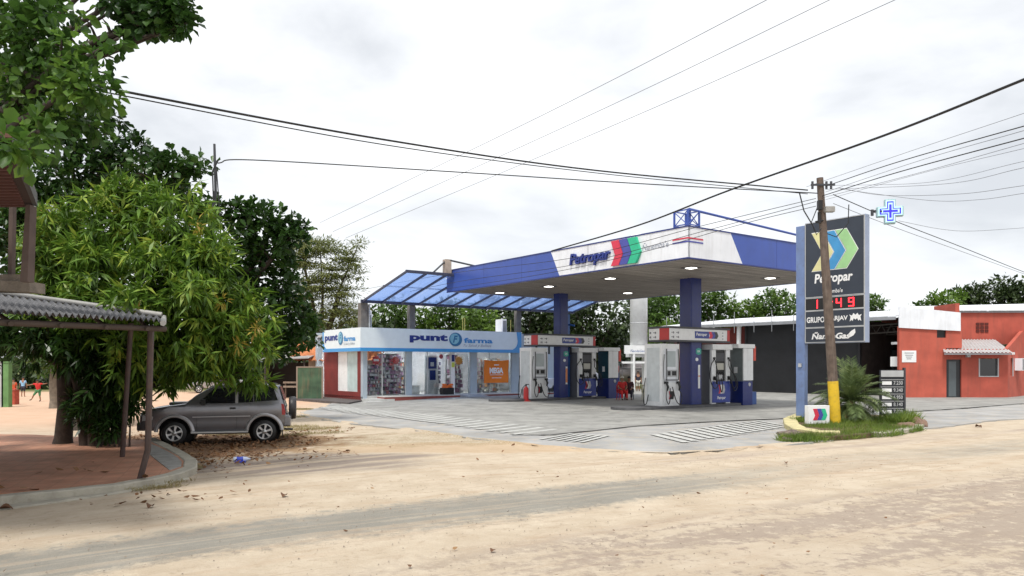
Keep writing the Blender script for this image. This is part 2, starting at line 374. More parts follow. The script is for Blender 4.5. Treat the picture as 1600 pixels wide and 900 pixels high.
# dark joint lines
jm = mat('joint_tar', (.025, .024, .022), .9)
def strip(name, pxs, wd, dz, m, lift=0):
    P = [gg(*p) for p in pxs]; mb = MB(); vs = []; rnd = random.Random(3)
    Q = []
    for i in range(len(P)-1):
        n = max(1, int((P[i+1]-P[i]).length/.5))
        for k in range(n): Q.append(P[i].lerp(P[i+1], k/n))
    Q.append(P[-1])
    for i, p in enumerate(Q):
        t = (Q[min(i+1, len(Q)-1)]-Q[max(i-1, 0)]); t.z = 0; t.normalize(); nn = Vector((-t.y, t.x, 0)); ww = wd*(.5+rnd.random()*.8)
        for s_ in (1, -1): q = p+nn*ww*.5*s_; vs.append((q.x, q.y, gz(q.x)+dz))
    mb.add(vs, [(2*i, 2*i+1, 2*i+3, 2*i+2) for i in range(len(Q)-1)])
    return struct(mb.build(name, m))
strip('slab_joint', [(800, 683), (862, 682), (930, 675), (1000, 667.5), (1060, 664), (1130, 660), (1250, 655)], .13, .054, jm)
strip('slab_joint', [(1408, 646), (1500, 640), (1600, 632)], .16, .054, jm)
strip('slab_joint', [(735, 622), (900, 640), (1010, 652), (1250, 668)], .03, .053, jm)
strip('slab_joint', [(1170, 640), (940, 640), (880, 648), (640, 640)], .03, .053, jm)
strip('slab_joint', [(560, 640), (800, 633), (1100, 646)], .03, .0535, jm)
strip('slab_edge_crack', [(950, 707.5), (1000, 709), (1050, 710), (1120, 706.5), (1220, 697.5)], .045, .036, jm)
# painted hatching
paint = mat('road_paint', (.51, .51, .485), .7, .2, 3, dirt=(.32, .315, .295), dirtamt=1.0)
def bars(a0, b0, a1, b1, n, wd):
    A0, B0, A1, B1 = [gg(*p) for p in (a0, b0, a1, b1)]
    for i in range(n):
        t = i/(n-1); a = A0.lerp(A1, t); b = B0.lerp(B1, t); d = (b-a); d.z = 0; d.normalize(); nn = Vector((-d.y, d.x, 0))*wd/2
        mb = MB(); q = [a-nn, b-nn, b+nn, a+nn]; mid = [(q[0]+q[3])/2]
        mb.add([(p.x, p.y, gz(p.x)+.0525) for p in q], [(0, 1, 2, 3)]); o = struct(mb.build('painted_stripe', paint)); o['group'] = 'painted hatching on the forecourt'
bars((497, 640), (530, 635.5), (800, 681.5), (868, 673), 27, .24)
bars((845, 689), (893, 680), (908, 694), (950, 683), 6, .12)
bars((1020, 681), (1072, 694), (1182, 659), (1236, 669), 15, .22)

# pavement platform with red tiles, kerb
tile_m = mat('red_pavement_tiles', (.50, .24, .15), .75, .25, 2.0, bump=.3, dirt=(.40, .30, .20), dirtamt=.55)
def add_tiles(m, sc=3.2):
    nt = m.node_tree; N = nt.nodes; L = nt.links; b = N['Principled BSDF']; src = b.inputs['Base Color'].links[0].from_socket
    t = N.new('ShaderNodeTexCoord'); br = N.new('ShaderNodeTexBrick'); br.offset = 0; br.inputs['Scale'].default_value = sc; br.inputs['Mortar Size'].default_value = .012
    br.inputs['Brick Width'].default_value = 1; br.inputs['Row Height'].default_value = 1; br.inputs['Color1'].default_value = (1, 1, 1, 1); br.inputs['Color2'].default_value = (.85, .85, .85, 1); br.inputs['Mortar'].default_value = (.5, .5, .5, 1)
    mp = N.new('ShaderNodeMapping'); mp.inputs['Rotation'].default_value = (0, 0, R(-20)); L.new(t.outputs['Object'], mp.inputs[0]); L.new(mp.outputs[0], br.inputs['Vector'])
    mx = N.new('ShaderNodeMix'); mx.data_type = 'RGBA'; mx.blend_type = 'MULTIPLY'; mx.inputs[0].default_value = 1; L.new(src, mx.inputs[6]); L.new(br.outputs[0], mx.inputs[7]); L.new(mx.outputs[2], b.inputs['Base Color'])
add_tiles(tile_m)
pk = [gnd(*p, -.02) for p in ((-260, 800), (0, 771), (90, 765), (180, 756), (235, 748), (268, 740), (290, 731), (291, 722), (280, 713), (262, 703), (246, 695), (232, 688))]
plat = [(p.x, p.y) for p in pk]+[(-14, 22.3), (-34, 23.5), (-30, 12)]
plat_o = sheet('pavement', plat, .13, .25, tile_m, cut=False); struct(plat_o)
kerb_m = mat('kerb_concrete', (.42, .39, .32), .85, .2, 3, bump=.4, dirt=(.2, .17, .12), dirtamt=.5)
def kerb(name, P, wd, h, m, base=None):
    mb = MB(); vs = []
    Q = []
    for i in range(len(P)-1):
        n = max(1, int((P[i+1]-P[i]).length/.35))
        for k in range(n): Q.append(P[i].lerp(P[i+1], k/n))
    Q.append(P[-1])
    for i, p in enumerate(Q):
        t = (Q[min(i+1, len(Q)-1)]-Q[max(i-1, 0)]); t.z = 0; t.normalize(); nn = Vector((-t.y, t.x, 0)); z = gz(p.x)
        j = random.uniform(-.01, .01)
        for s_, zz in ((-.5, -.05), (-.5, h-.02+j), (-.4, h+j), (.4, h+j), (.5, h-.02+j), (.5, -.05)): q = p+nn*wd*s_; vs.append((q.x, q.y, z+zz))
    mb.add(vs, [(6*i+k, 6*i+k+1, 6*i+k+7, 6*i+k+6) for i in range(len(Q)-1) for k in range(5)]+[tuple(range(6)), tuple(range(len(vs)-6, len(vs)))])
    return struct(mb.build(name, m, bevel=0))
kerb('kerb', [gnd(*p, -.02) for p in ((-260, 808), (0, 776), (90, 769), (180, 760), (238, 751), (272, 743), (297, 733), (298, 722), (287, 712), (268, 701), (250, 692), (236, 685))], .26, .145, kerb_m)
kerb('broken_kerb_footing', [gnd(*p, -.12) for p in ((-60, 800), (60, 786), (150, 775), (225, 764), (285, 750))], .3, .03, kerb_m)
tri = [gnd(*p, -.01) for p in ((228, 690), (246, 697), (264, 706), (277, 715), (284, 723), (283, 731), (265, 737), (232, 708))]
m_ = MB(); m_.prism([(p.x, p.y, gz(p.x)+.1) for p in tri], (0, 0, .036)); struct(m_.build('kerb_apron', concrete))

# traffic island with yellow kerb
isl = [gnd(*p) for p in ((1236, 672), (1246, 682), (1290, 690), (1360, 684), (1425, 672), (1442, 664), (1420, 655), (1330, 651), (1250, 654), (1234, 662))]
soil = mat('island_soil', (.13, .085, .05), .95, .3, 4, bump=.5)
m_ = MB(); m_.prism([(p.x, p.y, -.05) for p in isl], (0, 0, .17)); struct(m_.build('island_bed', soil))
ykerb = mat('worn_yellow_kerb', (.60, .53, .28), .8, .2, 3, bump=.4, dirt=(.35, .30, .2), dirtamt=.6)
kerb('kerb', [gnd(*p) for p in ((1250, 655), (1234, 662), (1237, 671), (1250, 679), (1278, 684), (1312, 685))], .42, .2, ykerb)
kerb('kerb', [gnd(*p) for p in ((1365, 683), (1400, 679), (1428, 673), (1442, 665))], .3, .13, kerb_m)

# ------------------------------------------------------------ foliage
def leafmat(name, c1, c2, c3, rough=.45, tr=.35, patch=.8):
    m = bpy.data.materials.new(name); m.use_nodes = True; nt = m.node_tree; N = nt.nodes; L = nt.links; b = N['Principled BSDF']
    g = N.new('ShaderNodeNewGeometry'); r = N.new('ShaderNodeValToRGB'); r.color_ramp.elements[0].color = (*c1, 1); r.color_ramp.elements[1].color = (*c3, 1)
    r.color_ramp.elements[1].position = 1; e = r.color_ramp.elements.new(.55); e.color = (*c2, 1)
    t = N.new('ShaderNodeTexCoord'); n = N.new('ShaderNodeTexNoise'); n.inputs['Scale'].default_value = patch; n.inputs['Detail'].default_value = 3; L.new(t.outputs['Object'], n.inputs['Vector'])
    a = N.new('ShaderNodeMath'); a.operation = 'MULTIPLY_ADD'; a.inputs[1].default_value = .42; L.new(g.outputs['Random Per Island'], a.inputs[0])
    mr = N.new('ShaderNodeMapRange'); mr.inputs[1].default_value = .35; mr.inputs[2].default_value = .7; mr.inputs[3].default_value = 0; mr.inputs[4].default_value = .6; L.new(n.outputs['Fac'], mr.inputs[0]); L.new(mr.outputs[0], a.inputs[2])
    L.new(a.outputs[0], r.inputs[0]); L.new(r.outputs[0], b.inputs['Base Color']); b.inputs['Roughness'].default_value = rough
    b.inputs['Specular IOR Level'].default_value = .35
    tl = N.new('ShaderNodeBsdfTranslucent'); L.new(r.outputs[0], tl.inputs[0]); mx = N.new('ShaderNodeMixShader'); mx.inputs[0].default_value = tr
    o = N['Material Output']; L.new(b.outputs[0], mx.inputs[1]); L.new(tl.outputs[0], mx.inputs[2]); L.new(mx.outputs[0], o.inputs[0]); return m
def nrmz(a): return a/np.maximum(np.linalg.norm(a, axis=1, keepdims=True), 1e-9)
def leaf_mesh(name, base, d, nr, Ln, Wd, m, parent=None, kind='diamond', droop=.12):
    n = len(base); d = nrmz(d); s = nrmz(np.cross(d, nr)); nn = np.cross(s, d); Ln = Ln[:, None]; Wd = Wd[:, None]
    if kind == 'diamond':
        rows = [base, base+d*Ln*.42+s*Wd*.5+nn*Ln*.03, base+d*Ln-nn*Ln*droop, base+d*Ln*.42-s*Wd*.5+nn*Ln*.03]
    else:
        rows = [base, base+d*Ln*.35+s*Wd*.36+nn*Wd*.08, base+d*Ln*.72+s*Wd*.5+nn*Wd*.1, base+d*Ln-nn*Ln*droop, base+d*Ln*.72-s*Wd*.5+nn*Wd*.1, base+d*Ln*.35-s*Wd*.36+nn*Wd*.08]
    k = len(rows); v = np.stack(rows, 1).reshape(-1, 3).astype(np.float32)
    if kind == 'diamond': idx = np.arange(n*4); ls = np.arange(n)*4; lt = np.full(n, 4)
    else:
        b0 = np.arange(n)[:, None]*6; idx = np.concatenate([b0+[0, 1, 2, 3], b0+[0, 3, 4, 5]], 1).reshape(-1); ls = np.arange(2*n)*4; lt = np.full(2*n, 4)
    me = bpy.data.meshes.new(name); me.vertices.add(len(v)); me.vertices.foreach_set('co', v.reshape(-1))
    me.loops.add(len(idx)); me.loops.foreach_set('vertex_index', idx.astype(np.int32)); me.polygons.add(len(ls)); me.polygons.foreach_set('loop_start', ls.astype(np.int32)); me.polygons.foreach_set('loop_total', lt.astype(np.int32))
    me.update(calc_edges=True); me.materials.append(m)
    o = bpy.data.objects.new(name, me); COL.objects.link(o)
    if parent is not None: o.parent = parent
    return o
def crown(name, blobs, m, parent, rs, per, Ln, asp, kind='diamond', dens=1.0, droop=.35, up=.25, shell=.55, flat=1.0, spread=.12, core=.25):
    """blobs: list of (centre, rx, ry, rz); rosettes of leaves through the outer shell"""
    B = []; D = []; Nn = []; LL = []
    for c, rx, ry, rz in blobs:
        area = ((rx*ry)**1.6+(rx*rz)**1.6+(ry*rz)**1.6)/3; area = 12.57*area**(1/1.6)
        n = int(area*dens)+3
        u = nrmz(rs.normal(size=(n, 3))); rad = shell+(1-shell)*rs.random((n, 1))**.7
        rad *= 1+.16*np.sin(u[:, :1]*5+c[0])*np.cos(u[:, 1:2]*4+c[1]*2)+.1*rs.normal(size=(n, 1))
        nc = int(n*core)
        if nc: rad[:nc] *= rs.random((nc, 1))
        p = np.array(c)+u*rad*np.array([rx, ry, rz])
        out = nrmz(u/np.array([rx, ry, rz]))
        for _ in range(per):
            t = nrmz(rs.normal(size=(n, 3)))
            dd = nrmz(out*.45+t*.9*np.array([1, 1, flat])+np.array([0, 0, up])-np.array([0, 0, droop])*rs.random((n, 1))*1.6)
            B.append(p+dd*spread*rs.random((n, 1))); D.append(dd); Nn.append(nrmz(np.array([0, 0, 1.])+rs.normal(size=(n, 3))*.45+out*.3)); LL.append(Ln*(.42+.85*rs.random(n)))
    B = np.concatenate(B); D = np.concatenate(D); Nn = np.concatenate(Nn); LL = np.concatenate(LL)
    return leaf_mesh(name, B, D, Nn, LL, LL*asp*(.8+.4*rs.random(len(LL))), m, parent, kind)
bark = mat('bark', (.065, .05, .04), .9, .35, 6, bump=.8, bscale=18)
barkl = mat('pale_bark', (.22, .19, .15), .9, .35, 6, bump=.8, bscale=18)
def limbs(mb, base, targets, r0, fork=.4, seed=1):
    rnd = random.Random(seed); base = Vector(base)
    top = sum((Vector(t) for t in targets), Vector())/len(targets); fk = base.lerp(Vector((base.x*.7+top.x*.3, base.y*.7+top.y*.3, top.z)), fork)
    mb.tube([base-Vector((0, 0, .1)), base.lerp(fk, .12)+Vector((.03, 0, 0)), base.lerp(fk, .5)+Vector((rnd.uniform(-.1, .1), rnd.uniform(-.1, .1), 0)), fk], [r0*1.35, r0, r0*.9, r0*.8], 12)
    for t in targets:
        t = Vector(t); mid = fk.lerp(t, .5)+Vector((rnd.uniform(-.3, .3), rnd.uniform(-.3, .3), .25*(t-fk).length*.3)); rr = r0*.5
        st = fk-Vector((0, 0, r0*.4))
        mb.tube([st, st.lerp(mid, .5)+Vector((rnd.uniform(-.1, .1), 0, .05)), mid, mid.lerp(t, .6), t], [rr, rr*.85, rr*.6, rr*.4, rr*.15], 8)
        for k in range(3):
            a = mid.lerp(t, rnd.random()*.8); q = a+Vector((rnd.uniform(-1, 1), rnd.uniform(-1, 1), rnd.uniform(-.1, .8)))*min(.55, (t-fk).length*.12)
            mb.tube([a, a.lerp(q, .5)+Vector((0, 0, .05)), q], [rr*.35, rr*.22, rr*.06], 6)

mango_leaf = leafmat('mango_leaf', (.025, .06, .010), (.14, .26, .03), (.46, .52, .08), tr=.28, patch=1.9)
almond_leaf = leafmat('broad_leaf_dark', (.014, .034, .010), (.035, .085, .016), (.08, .16, .03), tr=.25, rough=.35)
near_leaf = leafmat('broad_leaf_near', (.025, .06, .016), (.07, .15, .025), (.19, .32, .05), tr=.42, rough=.35, patch=1.1)
far_leaf = leafmat('far_leaf', (.03, .065, .014), (.08, .15, .026), (.17, .25, .05), tr=.3, patch=.35)
far_dark = leafmat('far_leaf_dark', (.018, .032, .012), (.04, .065, .02), (.085, .12, .035), tr=.2, patch=.4)
far_light = leafmat('far_leaf_light', (.05, .10, .015), (.12, .21, .03), (.22, .32, .06), tr=.35, patch=.4)
albizia_leaf = leafmat('feathery_leaf', (.10, .13, .035), (.19, .22, .07), (.28, .30, .12), tr=.4)

def BL(px, py, r, Y, ar=1.0, dp=1.0):           # crown lump whose centre is at a point and whose size is in metres
    k = Y/FPX; return (tuple(at(px, py, Y)), r*k, r*k*dp, r*k*ar)
# mango tree over the car
t = thing('mango_tree', 'bright green mango tree with drooping narrow leaves over the parked off-roader', 'tree', (-10.55, 19.5, gz(-10)))
O = Vector(t.location)
def rel(bl, O): return [((c[0]-O.x, c[1]-O.y, c[2]-O.z), a, b, d) for c, a, b, d in bl]
rs = np.random.default_rng(5)
mb_bl = [BL(130, 385, 75, 19.2), BL(205, 345, 70, 19.5), BL(285, 370, 70, 19.2), BL(90, 450, 60, 19), BL(180, 450, 85, 18.6), BL(270, 450, 80, 18.4), BL(330, 430, 62, 18.8),
         BL(150, 520, 60, 19.4), BL(240, 535, 75, 18.5), BL(310, 515, 75, 18.3), BL(375, 490, 50, 18.9), BL(345, 560, 52, 18.9, .8), BL(385, 590, 30, 19.0, .7), BL(265, 580, 42, 19.4, .7),
         BL(245, 320, 36, 19.6), BL(180, 312, 34, 19.4), BL(95, 350, 34, 19.3), BL(330, 400, 34, 18.3), BL(60, 400, 34, 18.6), BL(230, 400, 34, 17.9), BL(150, 400, 34, 18.1), BL(300, 455, 34, 17.3), BL(400, 540, 26, 18.6), BL(200, 480, 36, 17.2), BL(120, 470, 34, 17.7)]
crown('crown', rel(mb_bl, O), mango_leaf, t, rs, 11, .37, .18, dens=10.5, droop=.75, up=.15, shell=.62, spread=.06, core=.5)
m_ = MB(); limbs(m_, (0, 0, -.1), [Vector(b[0])-O for b in mb_bl[:13:2]], .3, .33, 3)
for dx, dy, h in ((.5, .2, 1.6), (-.45, .3, 1.8), (.15, -.4, 1.5), (-.2, -.3, 1.7)):
    m_.tube([(dx*.7, dy*.7, -.1), (dx*.9, dy, h*.5), (dx*1.6, dy, h), (dx*3, dy*2, h*1.6)], [.16, .13, .11, .06], 8)
m_.build('trunk', bark, t)
yl = leafmat('mango_young_leaf', (.30, .20, .04), (.42, .33, .06), (.45, .45, .10), tr=.3, patch=2)
crown('young_leaves', rel([BL(62, 335, 6, 18.9), BL(215, 485, 5, 17), BL(400, 515, 8, 18.2), BL(345, 470, 5, 17.6), BL(310, 350, 5, 18.2), BL(375, 540, 5, 18)], O), yl, t, rs, 7, .2, .2, dens=16, droop=.8)
# young shoots at the mango foot
b_ = leaf = None
sb = [BL(150, 640, 24, 19.0), BL(186, 622, 22, 18.9), BL(128, 652, 13, 19.1), BL(165, 668, 16, 18.9), BL(210, 632, 15, 19.0), BL(118, 628, 16, 19.2), BL(178, 655, 17, 18.9)]
t = thing('mango_sapling', 'low dark leafy shoots hanging around the foot of the mango trunk', 'shrub', (-9.6, 19.0, gz(-9.6)))
O = Vector(t.location); crown('foliage', rel(sb, O), almond_leaf, t, rs, 9, .28, .2, dens=26, droop=.6)
m_ = MB()
for b in rel(sb, O): m_.tube([(b[0][0]*.5, 0, 0), Vector(b[0])*.6, b[0]], [.03, .02, .01], 6)
m_.build('stem', bark, t)

def broad(name, label, base, bl, r0, leafm, Lf, per, dens, seed, fork=.4, asp=.62, kind='round', **kw):
    t = thing(name, label, 'tree', base, 0, kw.pop('group', None)); O = Vector(base); rs = np.random.default_rng(seed)
    crown('crown', rel(bl, O), leafm, t, rs, per, Lf, asp, kind, dens=dens, **kw)
    m_ = MB(); limbs(m_, (0, 0, 0), [Vector(b[0])-O for b in bl[::max(1, len(bl)//6)]], r0, fork, seed); m_.build('trunk', kw.get('bk', bark), t); return t
# near broad-leaved tree, top left
nb = [BL(-20, 40, 70, 11.5), BL(60, 50, 48, 11.2), BL(105, 85, 42, 11.0), BL(40, 120, 60, 11.3), BL(130, 130, 42, 10.8), BL(75, 175, 42, 11.2), BL(140, 195, 30, 11.6, .7), BL(-30, 160, 70, 12), BL(20, 215, 30, 11.4, .8), BL(80, 10, 40, 11.6), BL(60, 228, 26, 11.2, .7), BL(165, 150, 20, 10.8), BL(2, 212, 30, 7.3, .7), BL(28, 232, 18, 7.3, .7), BL(60, 205, 26, 8.4, .7), BL(150, 90, 14, 10.9), BL(185, 60, 10, 10.9)]
broad('broad_leaf_tree', 'near broad-leaved tree with large round leaves filling the top left corner', (-12.2, 12.6, gz(-12)), nb, .28, near_leaf, .165, 6, 19, 11, asp=.66, droop=.55, spread=.16, fork=.55, core=.3, shell=.35)
nb2 = [BL(195, 5, 26, 12.4, .8), BL(235, 22, 30, 12.2, .8), BL(262, 20, 26, 12.0, .8), BL(210, 40, 16, 12.4, .8), BL(285, 10, 14, 11.9), BL(235, -30, 35, 12.5), BL(180, -60, 50, 12.8), BL(292, 36, 8, 11.9), BL(272, 42, 11, 12, .8)]
tb = broad('broad_leaf_tree', 'dark overhanging branch of a broad-leaved tree at the top edge beside the open sky', (-13.4, 16.4, gz(-13)), nb2, .2, almond_leaf, .19, 7, 30, 12, asp=.66, droop=.45, spread=.1, fork=.75)
# dark almond trees behind the mango, and a low tree added to paint shade
db = [BL(80, 300, 70, 25), BL(110, 225, 45, 25), BL(190, 240, 45, 25, .7), BL(240, 262, 45, 24.5, .6), BL(290, 260, 40, 25, .45), BL(170, 285, 60, 25.5, .6), BL(265, 300, 55, 25.5, .5), BL(60, 390, 70, 26), BL(165, 180, 30, 25, .8), BL(30, 340, 60, 25)]
broad('dark_tree', 'dark layered tree spreading flat boughs above the mango crown', (-14.2, 25.5, -.15), db, .3, almond_leaf, .26, 6, 9, 21, droop=.3, up=.35, spread=.14, fork=.6, core=.4)
db2 = [BL(330, 330, 38, 27, .6), BL(385, 335, 40, 27, .6), BL(430, 350, 38, 27, .6), BL(450, 375, 32, 27, .55), BL(400, 380, 50, 27.5, .6), BL(440, 415, 36, 27.5, .6), BL(375, 430, 60, 28), BL(440, 460, 45, 28, .7), BL(420, 500, 50, 28.5, .8), BL(460, 520, 38, 29, .7), BL(340, 500, 60, 28.5), BL(300, 330, 30, 27, .6), BL(440, 545, 34, 29, .6), BL(478, 498, 22, 28.5, .7), BL(465, 356, 20, 27, .5)]
broad('dark_tree', 'dark tree with glossy leaves standing left of the feathery tree', (-10.8, 28.8, -.15), db2, .32, almond_leaf, .26, 6, 9.5, 22, droop=.3, up=.35, spread=.14, fork=.5, core=.4)
shade_bl = [BL(10, 520, 50, 19.5, .8), BL(70, 530, 50, 19.0, .8), BL(130, 550, 52, 18.6, .9), BL(-50, 520, 60, 20), BL(185, 575, 46, 18.8, .9), BL(50, 480, 50, 20), BL(160, 610, 30, 18.9), BL(110, 500, 50, 19), BL(215, 600, 26, 18.9), BL(205, 545, 36, 18.6)]  # added foliage lumps: shade under the carport put into the dark leaf colour
broad('dark_tree', 'low tree added with dark leaves to paint the shade under the carport roof behind the mango', (-11.6, 19.8, -.15), shade_bl, .22, almond_leaf, .34, 9, 12, 24, kind='diamond', asp=.2, droop=.8, up=.1, spread=.08, fork=.85, core=.5)
# feathery tree
ab = [BL(500, 385, 42, 62, .13), BL(540, 400, 28, 62, .12), BL(470, 405, 42, 62, .15), BL(520, 425, 42, 62, .12), BL(560, 382, 14, 62, .15), BL(490, 445, 45, 62, .12), BL(535, 455, 30, 62, .13), BL(470, 470, 42, 62, .15), BL(530, 480, 34, 62, .2), BL(500, 500, 44, 62, .2), BL(550, 495, 26, 62, .3), BL(560, 430, 14, 62, .12), BL(470, 380, 28, 62, .15), BL(552, 410, 20, 62, .1)]
broad('feathery_tree', 'sparse pale green feathery tree with flat tiers behind the pharmacy', (-15.5, 62, 0), ab, .3, albizia_leaf, .30, 10, 7.5, 23, kind='diamond', asp=.28, shell=.3, droop=.15, up=.05, flat=.3, spread=.7, fork=.35, core=.5)
# background trees (each crown its own place and make)
bt = [(470, 540, 40, 70, far_leaf, .8), (555, 520, 34, 72, far_dark, .9), (610, 497, 40, 72, far_leaf, .8), (655, 500, 30, 74, far_light, .6), (700, 498, 42, 75, far_leaf, .9), (745, 505, 38, 70, far_light, .8), (600, 530, 36, 68, far_dark, .8),
      (775, 490, 44, 80, far_dark, 1), (830, 505, 40, 70, far_dark, 1.1), (870, 500, 50, 70, far_dark, 1.1), (925, 505, 62, 68, far_dark, .95), (965, 540, 40, 72, far_dark, .9), (1010, 475, 36, 90, far_leaf, 1), (1045, 490, 45, 80, far_leaf, 1), (1040, 530, 34, 74, far_light, .7),
      (1110, 478, 40, 95, far_leaf, .7), (1165, 486, 34, 95, far_light, .6), (1215, 478, 38, 92, far_leaf, .75), (1275, 485, 40, 95, far_leaf, .7), (1330, 492, 40, 90, far_leaf, .7), (1365, 480, 24, 90, far_leaf, .9),
      (1475, 475, 36, 85, far_light, .6), (1445, 484, 20, 85, far_leaf, .6), (1560, 462, 50, 90, far_dark, .7), (1610, 468, 50, 88, far_dark, .8), (1512, 462, 24, 90, far_dark, .7)]
where = ['left of the orange roof', 'just behind the first awning post', 'right of the awning corner post', 'behind the middle of the shop sign', 'over the shop logo', 'under the glass awning centre', 'low behind the left end of the shop sign', 'darkest one under the awning', 'over the right end of the shop sign', 'behind the far blue pillar', 'large one left of the white tower', 'low one left of the white tower foot', 'tall one just right of the white tower', 'left of the near blue pillar', 'low bright one beside the near blue pillar', 'right of the near blue pillar', 'pale one behind the long shed roof', 'left of the blue sign post', 'hidden partly behind the sign board', 'behind the sign board right side', 'small one right of the tall sign', 'bright one above the white parapet', 'small one left above the white parapet', 'tall dark one at the right edge', 'dark one cut by the right edge', 'dark one beside the bright crown at right']
desc = {id(far_leaf): 'mid green bushy background tree', id(far_dark): 'dark green background tree', id(far_light): 'light green background tree'}
cnt = 0
for (px, py, r, Y, lm, ar), wh in zip(bt, where):
    rr = random.Random(cnt*7+1); bl = [BL(px, py, r*.7, Y, ar, 1)]
    for k in range(6):
        a = k*1.05+rr.random(); bl.append(BL(px+math.cos(a)*r*.62, py-math.sin(a)*r*.5*ar+(6 if math.sin(a) < 0 else 0), r*rr.uniform(.32, .5), Y+rr.uniform(-2, 2), ar*1.05))
    if py < 520: bl += [BL(px-r*.5, py+r*.8, r*.6, Y, .9), BL(px+r*.5, py+r*.8, r*.6, Y, .9)]
    b = at(px, HOR, Y); broad('background_tree', desc[id(lm)]+', '+wh, (b.x, Y, 0), bl, .25, lm, .5, 5, 2.3 if Y > 60 else 3, 40+cnt, kind='diamond', asp=.6, spread=.35, droop=.2, group='trees behind the station', core=.3, fork=.35)
    cnt += 1
# far wood as one mass
rs = np.random.default_rng(77)
wb = [((x, 112+rs.random()*12, 2.6+rs.random()*1.2), 6, 4, 4.0+rs.random()*1.5) for x in np.arange(-75, 115, 6.5)]
hedge = crown('far_wood', wb, far_dark, None, rs, 4, 1.0, .6, dens=.9, spread=.5, core=.3, droop=.2); hedge.name = 'far_wood'
tag(hedge, 'dark band of far wood behind the station and sheds', 'wood', kind='stuff')
wb = [((x, 66+rs.random()*6-x*.02, .9), 3.2, 2.5, 1.7+rs.random()*.8) for x in np.arange(-60, -13, 3.6)]
hg = crown('undergrowth', wb, far_dark, None, rs, 4, .6, .6, dens=2.4, spread=.4, core=.3, droop=.2)
tag(hg, 'dense dark undergrowth at the back of the sandy yard on the left', 'undergrowth', kind='stuff')
# ------------------------------------------------------------ fuel canopy
CW, CL, Z0, Z1 = 11.6, 17.0, 6.0, 7.13
can = thing('fuel_canopy', 'large flat fuel canopy with white and blue fascia over the pumps', 'canopy', S(0, 0), ROT)
fas = MB(); fas.mi = 0
th = .12
def fpoly(F, pts): fas.poly(F, pts, -th, 0)
FL = Fr((0, 0, 0), (0, -1, 0), (-1, 0, 0)); FR = Fr((0, 0, 0), (1, 0, 0), (0, -1, 0))
fas.mi = 1; fpoly(FL, [(-CL, Z0), (-7.4, Z0), (-8.0, Z1), (-CL, Z1)])
fas.mi = 0; fpoly(FL, [(-7.4, Z0), (0, Z0), (0, Z1), (-8.0, Z1)])
fas.mi = 0; fpoly(FR, [(.002, Z0), (3.23, Z0), (2.5, Z1), (.002, Z1)])
fas.mi = 1; fpoly(FR, [(3.23, Z0), (CW, Z0), (CW, Z1), (2.5, Z1)])
fas.box(CW-th, CW, 0.001, CL, Z0, Z1); fas.box(th, CW-th, CL-th, CL, Z0, Z1)
fas.build('fascia', [white2, blue], can)
m = MB()
m.box(-.02, .0+.1, -.02, CL+.02, Z1, Z1+.05); m.box(.1, CW+.02, -.02, .1, Z1, Z1+.05); m.box(CW-.1, CW+.02, .1, CL, Z1, Z1+.05); m.box(.1, CW, CL-.08, CL+.02, Z1, Z1+.05)
m.box(-.015, .05, -.015, CL, Z0-.05, Z0-.001); m.box(.05, CW+.015, -.015, .05, Z0-.05, Z0-.001)
m.build('edge_trim', navy, can)
for b in (2.7, 5.5, 10.2, 13.4):                        # panel seams
    m = MB(); m.rect(FL, -b-.008, -b+.008, Z0+.01, Z1-.01, .0, .003); m.build('panel_seam', darkgrey if b < 7 else navy, can)
for a in (5.5, 8.5):
    m = MB(); m.rect(FR, a-.008, a+.008, Z0+.01, Z1-.01, .0, .003); m.build('panel_seam', navy, can)
soffit = ribbed('soffit_slats', (.62, .59, .56), 'Y', 2.4, .03, rough=.38, var=.25, scale=.6, metal=.15, dirt=(.36, .33, .30), dirtamt=.5)
nt = soffit.node_tree; bs = nt.nodes['Principled BSDF']; src = bs.inputs['Base Color'].links[0].from_socket
tq = nt.nodes.new('ShaderNodeTexCoord'); mq = nt.nodes.new('ShaderNodeMapping'); mq.inputs['Scale'].default_value = (.25, 5, 1); nq = nt.nodes.new('ShaderNodeTexNoise'); nq.inputs['Scale'].default_value = 1; nq.inputs['Detail'].default_value = 3
nt.links.new(tq.outputs['Object'], mq.inputs[0]); nt.links.new(mq.outputs[0], nq.inputs['Vector']); rq = nt.nodes.new('ShaderNodeMapRange'); rq.inputs[1].default_value = .35; rq.inputs[2].default_value = .65; rq.inputs[3].default_value = .55; rq.inputs[4].default_value = 1.25
nt.links.new(nq.outputs['Fac'], rq.inputs[0]); sq = nt.nodes.new('ShaderNodeVectorMath'); sq.operation = 'SCALE'; nt.links.new(src, sq.inputs[0]); nt.links.new(rq.outputs[0], sq.inputs['Scale']); nt.links.new(sq.outputs[0], bs.inputs['Base Color'])
m = MB(); m.box(th, CW-th, th, CL-th, Z0+.02, Z0+.08); m.build('ceiling', soffit, can)
m = MB()
for k in range(1, 84): m.box(th+.01, CW-th-.01, k*.2-.008, k*.2+.008, Z0+.004, Z0+.019)
m.build('slat_joint', mat('slat_dark', (.24, .22, .20), .5), can)
m = MB(); m.box(th, CW-th, th, CL-th, Z1-.3, Z1-.25); m.build('roof_deck', lgrey, can)
lamp_m = mat('lamp_lens', (1, .97, .9), .3, 0, emit=3.2)
for a, b in ((2.65, 2.1), (2.65, 6.9), (2.65, 11.4), (2.65, 15.7), (8.5, 2.4), (8.5, 11.6)):
    m = MB(); m.cbox((a, b, Z0+.015), (.62, .62, .03)); lf = m.build('ceiling_light', darkgrey, can); lf['label'] = 'lit square light in the canopy ceiling'
    m = MB(); m.cbox((a, b, Z0-.005), (.34, .34, .02)); m.build('lens', lamp_m, lf)
